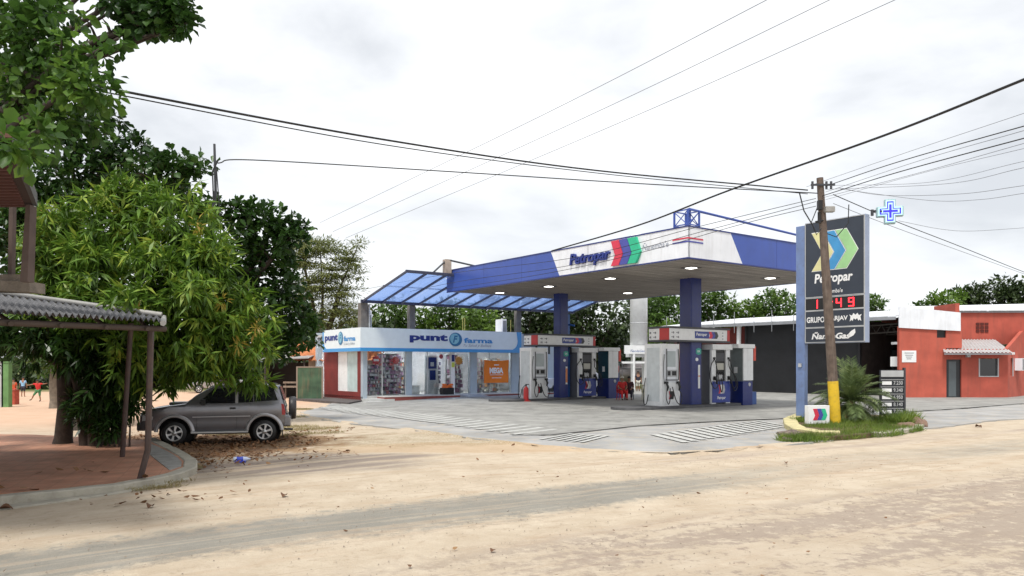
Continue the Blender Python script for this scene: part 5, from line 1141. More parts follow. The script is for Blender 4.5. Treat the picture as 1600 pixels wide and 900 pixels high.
for i, (q, x0, y0_, x1, y1_) in enumerate((('leftmost', 1195, 0, 500, 348), ('middle', 1293, 0, 520, 362), ('rightmost', 1395, 0, 540, 372))):
    xa, ya = x0+(x0-x1)*.12, y0_-(y1_-y0_)*.12
    wire(f'{q} of three pale high wires crossing the sky diagonally', [(xa, ya, 30), ((x0+x1)/2, (y0_+y1_)/2+6, 45), (x1, y1_, 70)], .014, wiref)

# ------------------------------------------------------------ things on the traffic island
bx = thing('logo_box_sign', 'small white light box with three chevrons at the foot of the pole', 'sign', (9.72, 24.3, .13), R(12))
m = MB(); m.box(-.37, .37, 0, .22, 0, .58); m.build('box', white, bx, .008); m = MB(); chevrons(m, FY(0, 0), -.22, .12, .52, .36, .001, .01); m.build('chevron_logo', LOGO, bx)
pbd = thing('price_board', 'black price board with rows of white price plates behind the palm', 'sign', (12.9, 26.9, .1), R(2))
m = MB(); m.box(0, .86, 0, .08, .12, 1.72); m.build('board', mat('board_black', (.015, .018, .025), .4), pbd); m = MB(); m.box(.84, .9, -.02, .1, 0, 1.8); m.box(0, .05, .02, .08, 0, .15); m.build('post', darkgrey, pbd)
m = MB(); F = FY(0, 0); m.mi = 1; m.rect(F, .02, .82, 1.48, 1.7, .001, .02); m.mi = 0
for k in range(5): z = .2+k*.25; m.rect(F, .06, .4, z, z+.12, .002, .012); m.mi = 1; m.text(F, ['7.820', '8.140', '6.950', '9.340', '7.230'][k], .47, .8, z, z+.13, .006, .02); m.mi = 0; m.rect(F, .02, .83, z+.17, z+.18, .001, .005)
m.build('price_plate', [white, lgrey], pbd)
# palm
pal_ = thing('date_palm', 'young feathery palm with drooping dry lower fronds on the traffic island', 'palm', (11.3, 25.6, .12))
rs = np.random.default_rng(9); fm = leafmat('palm_frond', (.07, .11, .04), (.16, .22, .08), (.30, .34, .15), tr=.25, patch=2); fd = leafmat('palm_dry', (.25, .16, .06), (.36, .26, .10), (.45, .36, .16), tr=.2, patch=2)
def fronds(n, el0, el1, ln, mm, nm, z0, seed, down):
    rs = np.random.default_rng(seed); B = []; D = []; Nn = []; LL = []; st = MB()
    for k in range(n):
        az = rs.random()*6.2832; el = R(rs.uniform(el0, el1)); l = ln*rs.uniform(.8, 1.1); p = Vector((0, 0, z0)); d = Vector((math.cos(az)*math.cos(el), math.sin(az)*math.cos(el), math.sin(el))); pts = [p.copy()]
        for s_ in range(16):
            d = (d+Vector((0, 0, -down))).normalized(); p = p+d*l/16; pts.append(p.copy())
            if s_ > 1:
                side_ = d.cross(Vector((0, 0, 1))).normalized(); upv = side_.cross(d)
                for q in (-1, 1):
                    for _ in range(5):
                        B.append(p-d*rs.random()*l/16); D.append(side_*q+d*.9+upv*rs.uniform(-.1, .45)); Nn.append(upv+side_*.2*q); LL.append(l*.30*(1-.55*abs(s_-7)/9)*rs.uniform(.8, 1.1))
        st.tube(pts, [.016]*8+[.009]*9, 4, False)
    o = leaf_mesh(nm, np.array(B), np.array(D), np.array(Nn), np.array(LL), np.full(len(LL), .02), mm, pal_, droop=.15)
    st.build('frond_stem', mm, pal_)
fronds(46, 18, 85, 1.45, fm, 'fronds', .62, 3, .085); fronds(20, -10, 20, 1.35, fm, 'fronds', .55, 4, .12); fronds(34, -35, 8, 1.25, fd, 'dry_fronds', .5, 5, .14)
m = MB(); m.tube([(0, 0, -.05), (.02, 0, .3), (0, 0, .7)], [.17, .15, .12], 10); m.build('trunk', mat('palm_trunk', (.14, .09, .05), .95, .4, 10, bump=1), pal_)
# grass and weeds
gm = leafmat('grass', (.07, .12, .02), (.15, .23, .035), (.30, .36, .08), tr=.35, patch=1.5); gdry = leafmat('dry_grass', (.20, .16, .06), (.32, .27, .12), (.42, .36, .18), tr=.2)
def grass(name, label, spots, n, h, mm, seed, wd=.012):
    rs = np.random.default_rng(seed); B = []; sp = np.array([(x, y, rx, ry, a) for x, y, rx, ry, a in spots]); pr = sp[:, 2]*sp[:, 3]; k = rs.choice(len(sp), n, p=pr/pr.sum())
    r = np.sqrt(rs.random(n)); t = rs.random(n)*6.2832; lx = r*np.cos(t)*sp[k, 2]; ly = r*np.sin(t)*sp[k, 3]; ca, sa = np.cos(sp[k, 4]), np.sin(sp[k, 4])
    X = sp[k, 0]+lx*ca-ly*sa; Y = sp[k, 1]+lx*sa+ly*ca; Z = np.array([gz(x) for x in X])+ (0 if 'island' not in name else 0)
    B = np.stack([X, Y, Z], 1); D = nrmz(rs.normal(size=(n, 3))*.5+np.array([0, 0, 1.])); o = leaf_mesh(name, B, D, nrmz(rs.normal(size=(n, 3))*np.array([1, 1, .1])), h*(.4+.8*rs.random(n)), np.full(n, wd), mm, None, droop=.25)
    tag(o, label, 'grass', kind='stuff'); return o
def gp(px, py): p = gnd(px, py); return p.x, p.y
sp = [(*gp(1262, 689), 1.0, .5, R(35)), (*gp(1310, 684), 1.2, .6, R(35)), (*gp(1365, 680), 1.2, .6, R(35)), (*gp(1400, 674), 1.1, .6, R(35)), (*gp(1290, 672), .9, .6, R(35)), (*gp(1330, 672), 1.6, .9, R(35)), (*gp(1238, 690), .4, .35, 0)]
o = grass('green_grass', 'green grass and weeds spilling over the front of the traffic island', sp, 15000, .24, gm, 31, .014); 
sp = [(*gp(1280, 664), 1.0, .8, R(20)), (*gp(1340, 664), 1.6, 1, R(20)), (*gp(1395, 663), 1.0, .8, R(20))]
o = grass('bed_grass', 'low grass on top of the traffic island bed around the palm', sp, 9000, .2, gm, 32, .014); o.location.z = .1
sp = [(*gp(1418, 662), .35, .3, 0), (*gp(1405, 668), .4, .3, 0)]
o = grass('weeds', 'taller weeds at the right end of the traffic island', sp, 1200, .42, gm, 33, .02); o.location.z = .08
def gl(px, py): p = gg(px, py); return p.x, p.y
sp = [(*gl(470, 672), 1.3, .5, R(10)), (*gl(440, 682), .8, .5, 0), (*gl(370, 680), .9, .4, 0), (*gl(430, 668), 1.5, .5, 0), (*gl(500, 678), .8, .3, R(10)), (*gl(463, 652), .5, .4, 0)]
grass('dry_grass', 'dry sparse grass behind and under the parked off-roader', sp, 5200, .11, gdry, 34, .01)
grass('verge_grass', 'sparse short grass growing along the pavement kerb', [(*gl(215, 766), .7, .15, R(25)), (*gl(262, 756), .5, .12, R(30)), (*gl(300, 733), .2, .3, 0), (*gl(245, 764), .5, .1, R(25)), (*gl(470, 640), .6, .5, 0)], 2600, .09, gdry, 35, .008)
# litter of dry leaves
rs = np.random.default_rng(8)
def litter(name, label, spots, n, sz, mm):
    sp = np.array(spots); pr = sp[:, 4]; k = rs.choice(len(sp), n, p=pr/pr.sum()); r = rs.random(n)**.65; t = rs.random(n)*6.2832
    X = sp[k, 0]+r*np.cos(t)*sp[k, 2]; Y = sp[k, 1]+r*np.sin(t)*sp[k, 3]; Z = np.array([gz(x) for x in X])+.012+.05*rs.random(n)
    inp = np.array([(x < -6.3 and False) for x in X]); B = np.stack([X, Y, Z], 1); D = nrmz(np.stack([np.cos(t*7), np.sin(t*7), rs.normal(size=n)*.25], 1)); Nn = nrmz(rs.normal(size=(n, 3))*.4+np.array([0, 0, 1.]))
    L_ = sz*(.5+.9*rs.random(n)); o = leaf_mesh(name, B, D, Nn, L_, L_*.55, mm, None, 'round', droop=-.2); tag(o, label, 'leaf litter', kind='stuff')
brown = leafmat('dry_leaf', (.07, .035, .018), (.22, .11, .05), (.42, .28, .15), tr=.1, rough=.8)
lt = [(*gl(300, 690), 2.6, 1.6, 5), (*gl(430, 690), 1.8, 1.2, 2), (*gl(330, 715), 1.5, 1.5, 2.6), (*gl(420, 715), 2.2, 1.4, 1), (-10, 22, 4, 3, 5), (*gl(360, 699), 2.4, .8, 3.4), (*gl(310, 735), 1.0, 1.0, .8), (*gl(480, 675), 2.0, .8, 1.0), (*gl(600, 700), 5, 3, .12), (*gl(250, 780), 1.5, .6, .25)]
litter('leaf_litter', 'brown fallen leaves scattered around the parked off-roader and kerb', lt, 2600, .10, brown)
litter('scattered_leaves', 'few stray leaves and crumbs on the sandy road', [(2, 10, 9, 4, 1), (-2, 13, 7, 3, 1.2), (8, 13, 8, 4, .6)], 110, .055, brown)
grit_m = mat('grit', (.30, .25, .20), .9, .4)
m = MB(); rnd = random.Random(6)
for k in range(2400):
    w_ = rnd.uniform(5, 12); s_ = rnd.uniform(-3, 16); x = .84*s_-.54*w_; y = .54*s_+.84*w_
    if y < 4.5: continue
    z = gz(x)+.0+rnd.uniform(-.002, .012); r = rnd.uniform(.003, .013); a = rnd.random()*6.28
    v = [(x+r*math.cos(a+i*1.57), y+r*math.sin(a+i*1.57), z) for i in range(4)]+[(x, y, z+r)]; m.add(v, [(0, 1, 4), (1, 2, 4), (2, 3, 4), (3, 0, 4)])
o = m.build('grit', grit_m); tag(o, 'tiny stones and grit strewn over the sandy road', 'grit', kind='stuff')
litter('pavement_leaves', 'single brown leaves lying on the red tiled pavement', [(-7.5, 13.5, 1.6, 1.6, 1), (-9.5, 15, 3, 2.5, 1)], 16, .16, brown)
bpy.data.objects['pavement_leaves'].location.z = .13
for (px, py, s_, lb) in ((235, 793, .16, 'curled brown leaf on the sand before the kerb'), (444, 776, .15, 'small dark brown leaf on the sandy roadside'), (640, 886, .06, 'small twig like dry leaf at the lower edge of the road'), (770, 862, .08, 'single brown leaf in the lower middle of the road'), (1529, 668, .25, 'dark leaf on the sand before the red building'), (8, 797, .2, 'reddish curled leaf at the far left edge of the sand'), (1228, 724, .12, 'little twig on the sand before the traffic island')):
    p = gg(px, py); m = MB(); vs = []
    for i in range(7):
        u = i/6; wv = math.sin(u*3.14)*.32*s_+.004; vs += [((u-.5)*s_, -wv, .03*s_*6*math.sin(u*3.1)+.5*wv), ((u-.5)*s_, 0, .02+.04*s_*math.sin(u*3)), ((u-.5)*s_, wv, .03*s_*6*math.sin(u*3.1)+.8*wv)]
    m.add(vs, [(3*i+k, 3*i+k+1, 3*i+k+4, 3*i+k+3) for i in range(6) for k in range(2)], True); o = m.build('dry_leaf', mat('leaf_brown', (.14, .065, .03), .8, .3)); o.location = p; o.rotation_euler.z = random.random()*2; tag(o, lb, 'leaf', 'single dry leaves')
p = gg(376, 722); t = thing('crushed_bottle', 'crushed clear plastic bottle with blue label on the dirt by the car', 'litter', p, R(20))
m = MB(); m.lathe((0, 0, .06), [(0, -.15), (.05, -.15), (.06, -.1), (.045, -.02), (.06, .05), (.05, .12), (.02, .17), (.02, .2), (0, .2)], 'X', 12); m.build('bottle_body', mat('bottle_pale', (.5, .55, .7), .2), t)
m = MB(); m.lathe((0, 0, .06), [(.062, -.08), (.052, -.01), (.064, .05)], 'X', 12); m.box(-.12, .1, -.12, .02, .002, .03); m.build('blue_label', mat('label_blue', (.03, .06, .45), .4), t)
# rocks
def rock(p, s_, label, mm, seed):
    bm = bmesh.new(); bmesh.ops.create_icosphere(bm, subdivisions=3, radius=1)
    for v in bm.verts: n_ = mnoise.noise(v.co*1.3+Vector((seed, 0, 0))); v.co *= 1+.35*n_; v.co = Vector((v.co.x*s_[0], v.co.y*s_[1], max(v.co.z, -.4)*s_[2]))
    me = bpy.data.meshes.new('rock'); bm.to_mesh(me); bm.free(); me.materials.append(mm); o = bpy.data.objects.new('rock', me); COL.objects.link(o); o.location = p; tag(o, label, 'rock', 'rocks around the traffic island')
rk = mat('rock_brown', (.22, .14, .10), .9, .35, 5, bump=.8, bscale=12)
rock(gnd(1433, 668)+Vector((0, 0, .1)), (.3, .25, .22), 'brown boulder at the right tip of the traffic island', rk, 1); rock(gnd(1415, 672)+Vector((0, 0, .08)), (.32, .25, .16), 'flatter brown rock left of the boulder on the traffic island', rk, 5)
rkd = mat('rubble', (.17, .13, .11), .9, .5, 8, bump=1, bscale=15)
rock(gnd(1236, 684)+Vector((0, 0, .06)), (.36, .3, .16), 'dark rubble lump left of the yellow kerb', rkd, 3); rock(gnd(1229, 691)+Vector((0, 0, .04)), (.16, .14, .1), 'smallest dark rubble lump at the left tip of the grass', rkd, 9); rock(gnd(1370, 652)+Vector((0, 0, .12)), (.2, .15, .12), 'pale stone behind the palm', lgrey, 7)
# ------------------------------------------------------------ red building at the right
redw = mat('red_render', (.49, .105, .068), .85, .18, 1.2, bump=.25, dirt=(.30, .09, .065), dirtamt=.7, streak=True)
redw2 = mat('red_render_2', (.44, .09, .06), .85, .18, 1.2, bump=.25, dirt=(.26, .07, .05), dirtamt=.7, streak=True)
rb = thing('red_building', 'red rendered workshop with white parapet, corrugated porch roof and dark door', 'building', (23.2, 46, 0))
m = MB(); F = FY(0, 0)
# tall left block with a square opening ; front at y=0
m.box(0, 2.25, 0, .25, -.05, 4.3); m.box(2.25, 2.8, 0, .25, -.05, 3.62); m.box(2.8, 3.75, 0, .25, 3.0, 4.3) ; m.box(2.25, 2.8, 0, .25, 4.2, 4.3)
m.box(2.8, 3.75, .001, .249, -.05, 3.0) if False else None
m.box(3.5, 3.75, .25, 2.6, 2.6, 5.7)
m.build('tower_wall', redw, rb)
m = MB(); m.box(2.25, 2.8, .1, .15, 3.62, 4.2); m.build('vent_window', black, rb)
m = MB(); m.prism([(-.06, -.1, 4.22), (3.62, -.1, 4.02), (3.62, -.1, 5.12), (-.06, -.1, 5.5)], (0, .08, 0)); m.build('white_parapet', white2, rb)
# porch walls
m = MB(); m.box(2.8, 2.82, -.0, .25, -.05, 2.95); m.box(2.82+.9, 4.75, 0, .25, -.05, 2.95); m.box(2.82, 3.72, 0, .25, 2.32, 2.95) ; m.box(4.75, 5.95, 0, .25, -.05, 1.28); m.box(4.75, 5.95, 0, .25, 2.38, 2.95); m.box(5.95, 6.5, 0, .25, -.05, 2.95)
m.build('porch_wall', redw2, rb)
m = MB(); m.box(2.83, 3.71, .1, .16, -.02, 2.32); d_ = m.build('door', mat('door_dark', (.02, .022, .025), .4), rb); m = MB(); m.box(3.0, 3.45, .09, .099, .1, 2.2); m.build('door_panel', mat('door_grey', (.10, .12, .13), .3), d_)
m = MB(); m.box(4.78, 5.92, .1, .14, 1.31, 2.35); wn = m.build('window', dglass, rb); m = MB(); F = FY(0, .1)
for q in ((4.75, 4.82, 1.28, 2.38), (4.82, 5.95, 1.28, 1.33), (5.9, 5.95, 1.33, 2.38)): m.rect(F, *q, .0, .12)
m.build('window_frame', lgrey, wn)
m = MB(); nn = 60
vs = []
for j in (0, 1):
    for i in range(nn*2+1):
        u = i/(2*nn); x = (2.25+u*4.05) if j == 0 else (3.85+u*3.45); vs.append((x, -.75 if j == 0 else 2.5, (2.72 if j == 0 else 3.6)+.03*math.sin(u*nn*.6*3.1416)))
W2 = 2*nn+1; m.add(vs, [(i, i+1, W2+i+1, W2+i) for i in range(2*nn)], True); m.build('porch_roof', mat('galvanised', (.44, .44, .44), .5, .1, 2, dirt=(.3, .3, .3), dirtamt=.5), rb)
m = MB(); m.box(2.3, 6.28, -.72, -.66, 2.6, 2.68); m.build('eave_rail', grey, rb)
m = MB(); m.box(3.95, 4.15, -.2, -.01, 2.45, 2.62); m.build('wall_lamp', lgrey, rb)
# right wing wall with sloping top
e_ = Vector((9.2, 2.6, 0)); a_ = Vector((6.5, 0, 0)); dd = (e_-a_).normalized(); nb_ = Vector((-dd.y, dd.x, 0))
FW = Fr(a_, dd, (dd.y, -dd.x, 0)); m = MB()
Lw = 12
m.poly(FW, [(0, -.05), (.62, -.05), (.62, 1.35), (.62, 2.4), (.62, 3.18), (0, 2.98)], -.2, 0); m.poly(FW, [(.62, -.05), (1.05, -.05), (1.05, 1.35), (.62, 1.35)], -.2, 0); m.poly(FW, [(.62, 2.4), (1.05, 2.4), (1.05, 3.32), (.62, 3.18)], -.2, 0); m.poly(FW, [(1.05, -.05), (Lw, -.05), (Lw, 5.6), (3.4, 4.1), (1.05, 3.32)], -.2, 0)
m.build('wing_wall', redw, rb)
m = MB(); m.poly(FW, [(.62, 1.35), (1.05, 1.35), (1.05, 2.4), (.62, 2.4)], -.12, -.08); m.build('side_window', dglass, rb); m = MB(); m.rect(FW, 1.03, 1.1, 1.3, 2.42, .0, .04); m.build('side_window_frame', lgrey, rb)
m = MB(); m.rect(FW, .75, .95, 2.62, 2.76, .0, .15); m.build('lamp', white, rb); m = MB(); m.rect(FW, 1.55, 2.3, 1.65, 2.4, .0, .4); ac = m.build('air_conditioner', white2, rb); m = MB()
for k in range(6): m.rect(FW, 1.6, 2.25, 1.7+k*.11, 1.75+k*.11, .401, .41)
m.rect(FW, 1.59, 2.26, 1.69, 2.36, .4003, .4008); m.build('louvre', grey, ac)
m = MB(); m.poly(FW, [(-.05, 2.95), (Lw, 5.55), (Lw, 5.7), (-.05, 3.1)], -.25, .05) if False else None
# rear hall
m = MB(); m.box(3.75, 4.0, 2.6, 10, -.05, 5.3); m.box(4.0, 30, 2.6, 2.85, 3.3, 5.3); m.build('hall_wall', redw2, rb)
m = MB(); 
for i in range(3):
    for j in range(3): m.box(6.15+i*.28, 6.37+i*.28, 2.56, 2.6, 4.05+j*.22, 4.22+j*.22)
m.build('vent_block', mat('vent_dark', (.10, .02, .015), .9), rb)
m = MB(); m.prism([(3.6, 2.4, 5.4), (30, 2.4, 5.48), (30, 8, 6.6), (3.6, 8, 6.0)], (0, 0, .08)); m.build('hall_roof', white2, rb); m = MB(); m.box(4.0, 30, 2.5, 2.59, 5.3, 5.39); m.build('gutter', grey, rb)
m = MB(); F = FY(0, 0); m.mi = 0; m.rect(F, .15, 1.0, 2.15, 2.85, .001, .03); m.mi = 1
for k, z in enumerate((2.68, 2.55, 2.44, 2.33)): m.rect(F, .3+.04*k, .85-.05*k, z, z+.05, .031, .034)
m.build('wall_notice', [white, grey], rb)
# ------------------------------------------------------------ long black shed
sh = thing('long_shed', 'long low shed with white sheet roof, black ribbed gates and one open bay', 'building', S(24.8, 20), ROT-R(90))
gate_m = ribbed('black_gate_sheet', (.016, .017, .02), 'X', 5, .03, rough=.45, var=.3, scale=1.5)
m = MB(); m.box(4.3, 8.3, 0, .1, .02, 4.85); m.build('gate', gate_m, sh)
m = MB(); m.box(8.5, 12.7, 0, .1, .02, 4.85); m.build('gate', gate_m, sh)
for x in (4.12, 8.32, 12.72, 15.3): m = MB(); m.box(x, x+.16, -.08, .12, 0, 4.9); m.build('gate_post', black, sh)
m = MB(); m.box(-3, 4.1, .4, .6, 0, 4.8); m.build('red_wall', mat('shed_red', (.16, .025, .02), .8, .2), sh)
m = MB(); m.box(-3, 15.5, 8.8, 9, 0, 5.2); m.box(12.6, 12.7, .2, 8.8, 0, 4.8); m.box(15.46, 15.6, .2, 8.8, 0, 4.9); m.build('back_wall', mat('shed_inside', (.05, .035, .03), .9, .3), sh)
m = MB(); m.prism([(-3.3, -.9, 5.02), (15.6, -.9, 4.92), (15.6, 9.1, 5.9), (-3.3, 9.1, 6.0)], (0, 0, .07)); m.build('roof', white2, sh)
m = MB(); m.prism([(-3.3, -.95, 4.82), (15.6, -.95, 4.72), (15.6, -.95, 4.9), (-3.3, -.95, 5.0)], (0, .04, 0)); m.build('eave_gutter', grey, sh)
trm = mat('truss_steel', (.10, .09, .08), .7)
for y in (1, 3.5, 6):
    m = MB(); m.tube([(12.7, y, 4.5), (15.4, y, 4.6)], .05, 6); m.tube([(12.7, y, 4.0), (15.4, y, 4.1)], .05, 6)
    for k in range(4): m.tube([(12.7+k*.65, y, 4.0), (13.05+k*.65, y, 4.55), (13.35+k*.65, y, 4.02)], .03, 5)
    m.build('roof_truss', trm, sh)
m = MB(); m.tube([(3.7, -.3, 0), (3.8, -.3, 4.85)], .16, 8); m.build('pale_post', white, sh)
for k in range(11):
    x = -2.5+k*1.6+random.uniform(-.3, .3); m = MB(); m.tube([(x, -.97, 4.3), (x, -.97, 5.5+random.uniform(-.1, .4))], .025, 5); o = m.build('reinforcing_rod', grey, sh)
F = FY(0, -.081)
m = MB(); m.rect(F, 14.9, 15.4, 3.25, 3.4, 0, .03); m.build('small_notice', white, sh)
m = MB(); m.rect(F, 14.85, 15.35, 1.9, 2.5, 0, .03); m.build('small_notice', white, sh)
m = MB(); m.box(12.8, 15.4, 4, 4.1, 0, 3.0); m.build('inner_mesh_gate', ribbed('mesh_gate', (.04, .04, .045), 'DIAGONAL', 8, .03), sh)
# ------------------------------------------------------------ white tower and gas corner
tw = at(998, HOR, 60); t = thing('water_tower', 'tall plain white tower rising behind the fuel canopy', 'tower', (tw.x, 60, 0), R(8))
m = MB(); m.lathe((0, 0, 0), [(0, 3.4), (.68, 3.4), (.68, 12.0), (.55, 12.15), (0, 12.2)], 'Z', 28); m.build('shaft', white, t)
m = MB()
for z in (5.2, 7.4, 9.6): m.lathe((0, 0, z), [(.682, 0), (.7, .02), (.7, .06), (.682, .08)], 'Z', 28)
m.build('ring', lgrey, t)
m = MB(); m.box(-.9, .9, -.5, .5, 2.6, 3.4); m.box(-.55, -.4, -.3, .3, 0, 2.6); m.box(.35, .55, -.3, .3, 0, 2.6); m.build('base_frame', white, t)
g = at(976, 552.5, 59); t = thing('gas_station_sign', 'long white gas sign board at the foot of the white tower', 'sign', (g.x, 59, 0), R(4))
m = MB(); m.box(0, 2.05, 0, .2, 2.85, 3.5); m.build('board', white, t); m = MB(); F = FY(0, 0); m.mi = 0; m.text(F, 'ÑandeGas', .45, 1.55, 2.98, 3.2, .01, .01, .15); m.mi = 1; m.poly(F, [(1.6, 3.05), (1.7, 3.08), (1.75, 3.3), (1.66, 3.2)], .002, .01); m.build('lettering', [mat('ink_grey', (.2, .25, .45), .5), txtblue], t)
m = MB(); m.box(2.06, 2.4, 0, .3, 2.4, 3.6); m.build('blue_end_box', mat('violet_blue', (.04, .05, .30), .4), t)
m = MB(); m.tube([(.75, .1, 0), (.75, .1, 2.85)], .1, 8); m.box(-.2, 2.2, .1, .16, 2.1, 2.25); m.tube([(2.2, .1, 0), (2.2, .1, 2.85)], .06, 8); m.build('post', white, t)
g = gnd(1000, 606); t = thing('gas_tank', 'big horizontal steel gas tank on saddles behind the pumps', 'tank', (g.x, g.y+1, 0), R(10))
tkm = mat('tank_skin', (.22, .20, .20), .4, .2, 1, metal=.5)
m = MB(); m.lathe((0, 0, 1.25), [(0, -2.9), (.6, -2.8), (.92, -2.5), (.95, -2.2), (.95, 2.2), (.92, 2.5), (.6, 2.8), (0, 2.9)], 'X', 28); m.build('shell', tkm, t)
m = MB()
for x in (-1.6, 1.6): m.box(x-.15, x+.15, -.7, .7, 0, .6)
m.build('saddle', concrete, t); m = MB(); m.tube([(-2.6, -.9, .1), (-2.6, -.9, 2.3), (2.6, -.9, 2.3), (2.6, -.9, .1)], .04, 6); m.tube([(-2.6, -.9, 1.7), (2.6, -.9, 1.7)], .03, 6); m.build('pipe_rail', grey, t)
g = gnd(1013, 606); t = thing('air_machine', 'white upright air and water machine between the two islands', 'machine', (g.x, 46, 0), ROT-.2)
m = MB(); m.box(-.45, .45, 0, .5, 0, 1.95); m.build('case', white, t, .02); m = MB(); F = FY(0, 0)
for x in (-.05, .22): m.disc(F, x, 1.75, .08, .1, .0, .02, 14)
m.rect(F, -.1, .35, 1.4, 1.52, 0, .02); m.build('gauge', black, t); m = MB(); m.disc(F, -.32, 1.75, .1, .12, 0, .02, 14); m.build('badge', mat('tan', (.45, .25, .12), .5), t)
# display cabinet with cans between
g = gnd(968, 622); t = thing('merchandise_rack', 'blue wire rack with red containers next to the far booth', 'rack', (g.x-.3, 46.5, 0), ROT-.35)
m = MB()
for x in (-.55, .55):
    for y in (0, .4): m.box(x-.02, x+.02, y-.02, y+.02, 0, 2.1)
for z in (.5, 1.0, 1.5, 2.08): m.box(-.55, .55, 0, .4, z, z+.02)
m.build('rack_frame', grey, t)
m = MB(); m.box(-.5, .5, .3, .36, .6, 1.5); m.build('back_panel', mat('rack_blue', (.05, .07, .3), .5), t)
for x in (-.3, .2):
    m = MB(); m.lathe((x, .15, 1.52), [(0, 0), (.18, 0), (.2, .1), (.2, .38), (.12, .5), (.05, .54), (0, .54)], 'Z', 14); m.build('red_container', redp, t)
# pickup behind far island
g = gnd(921, 616); t = thing('parked_car', 'white pickup partly hidden behind the far booth', 'car', (g.x+1.7, g.y, 0), R(180))
sd_ = [(.05, .4), (0, .6), (.05, .95), (.9, 1.12), (1.5, 1.68), (2.1, 1.78), (2.9, 1.76), (3.05, 1.12), (4.7, 1.1), (4.75, .5), (4.6, .42)]+arc(3.85, .36, .44, 10, 170)+arc(.9, .36, .44, 10, 170)
car_shape(t, sd_, 1.7, 1.1, mat('white_car', (.7, .7, .7), .3, coat=.4), L_=4.7)
for sg in (-1, 1):
    for cx in (.9, 3.85): wheel(t, cx, sg*.74, .36, sg, rimm, .22)
    m = MB(); m.box(1.45, 2.85, min(sg*.72, sg*.83), max(sg*.72, sg*.83), 1.2, 1.6); m.build('side_window', dglass, t)
m = MB(); m.prism([(.98, -.62, 1.2), (.98, .62, 1.2), (1.45, .58, 1.66), (1.45, -.58, 1.66)], (-.02, 0, .02)); m.build('windscreen', dglass, t)

# ------------------------------------------------------------ people
def skin(name, joints, edges, mm, parent, sub=2):
    me = bpy.data.meshes.new(name); me.from_pydata([j[0] for j in joints], edges, []); o = bpy.data.objects.new(name, me); COL.objects.link(o)
    md = o.modifiers.new('s', 'SKIN'); md.use_smooth_shade = True
    for i, j in enumerate(joints): me.skin_vertices[0].data[i].radius = (j[1], j[1]*(j[2] if len(j) > 2 else 1)); me.skin_vertices[0].data[i].use_root = i == 0
    m2 = o.modifiers.new('u', 'SUBSURF'); m2.levels = sub
    dg = bpy.context.evaluated_depsgraph_get(); dg.update(); me2 = bpy.data.meshes.new_from_object(o.evaluated_get(dg)); bpy.data.objects.remove(o)
    me2.materials.clear(); me2.materials.append(mm)
    for p in me2.polygons: p.use_smooth = True; p.material_index = 0
    o = bpy.data.objects.new(name, me2); COL.objects.link(o); o.parent = parent; return o
skinm = mat('skin', (.30, .15, .09), .6, .1); hairm = mat('hair', (.012, .01, .009), .7)
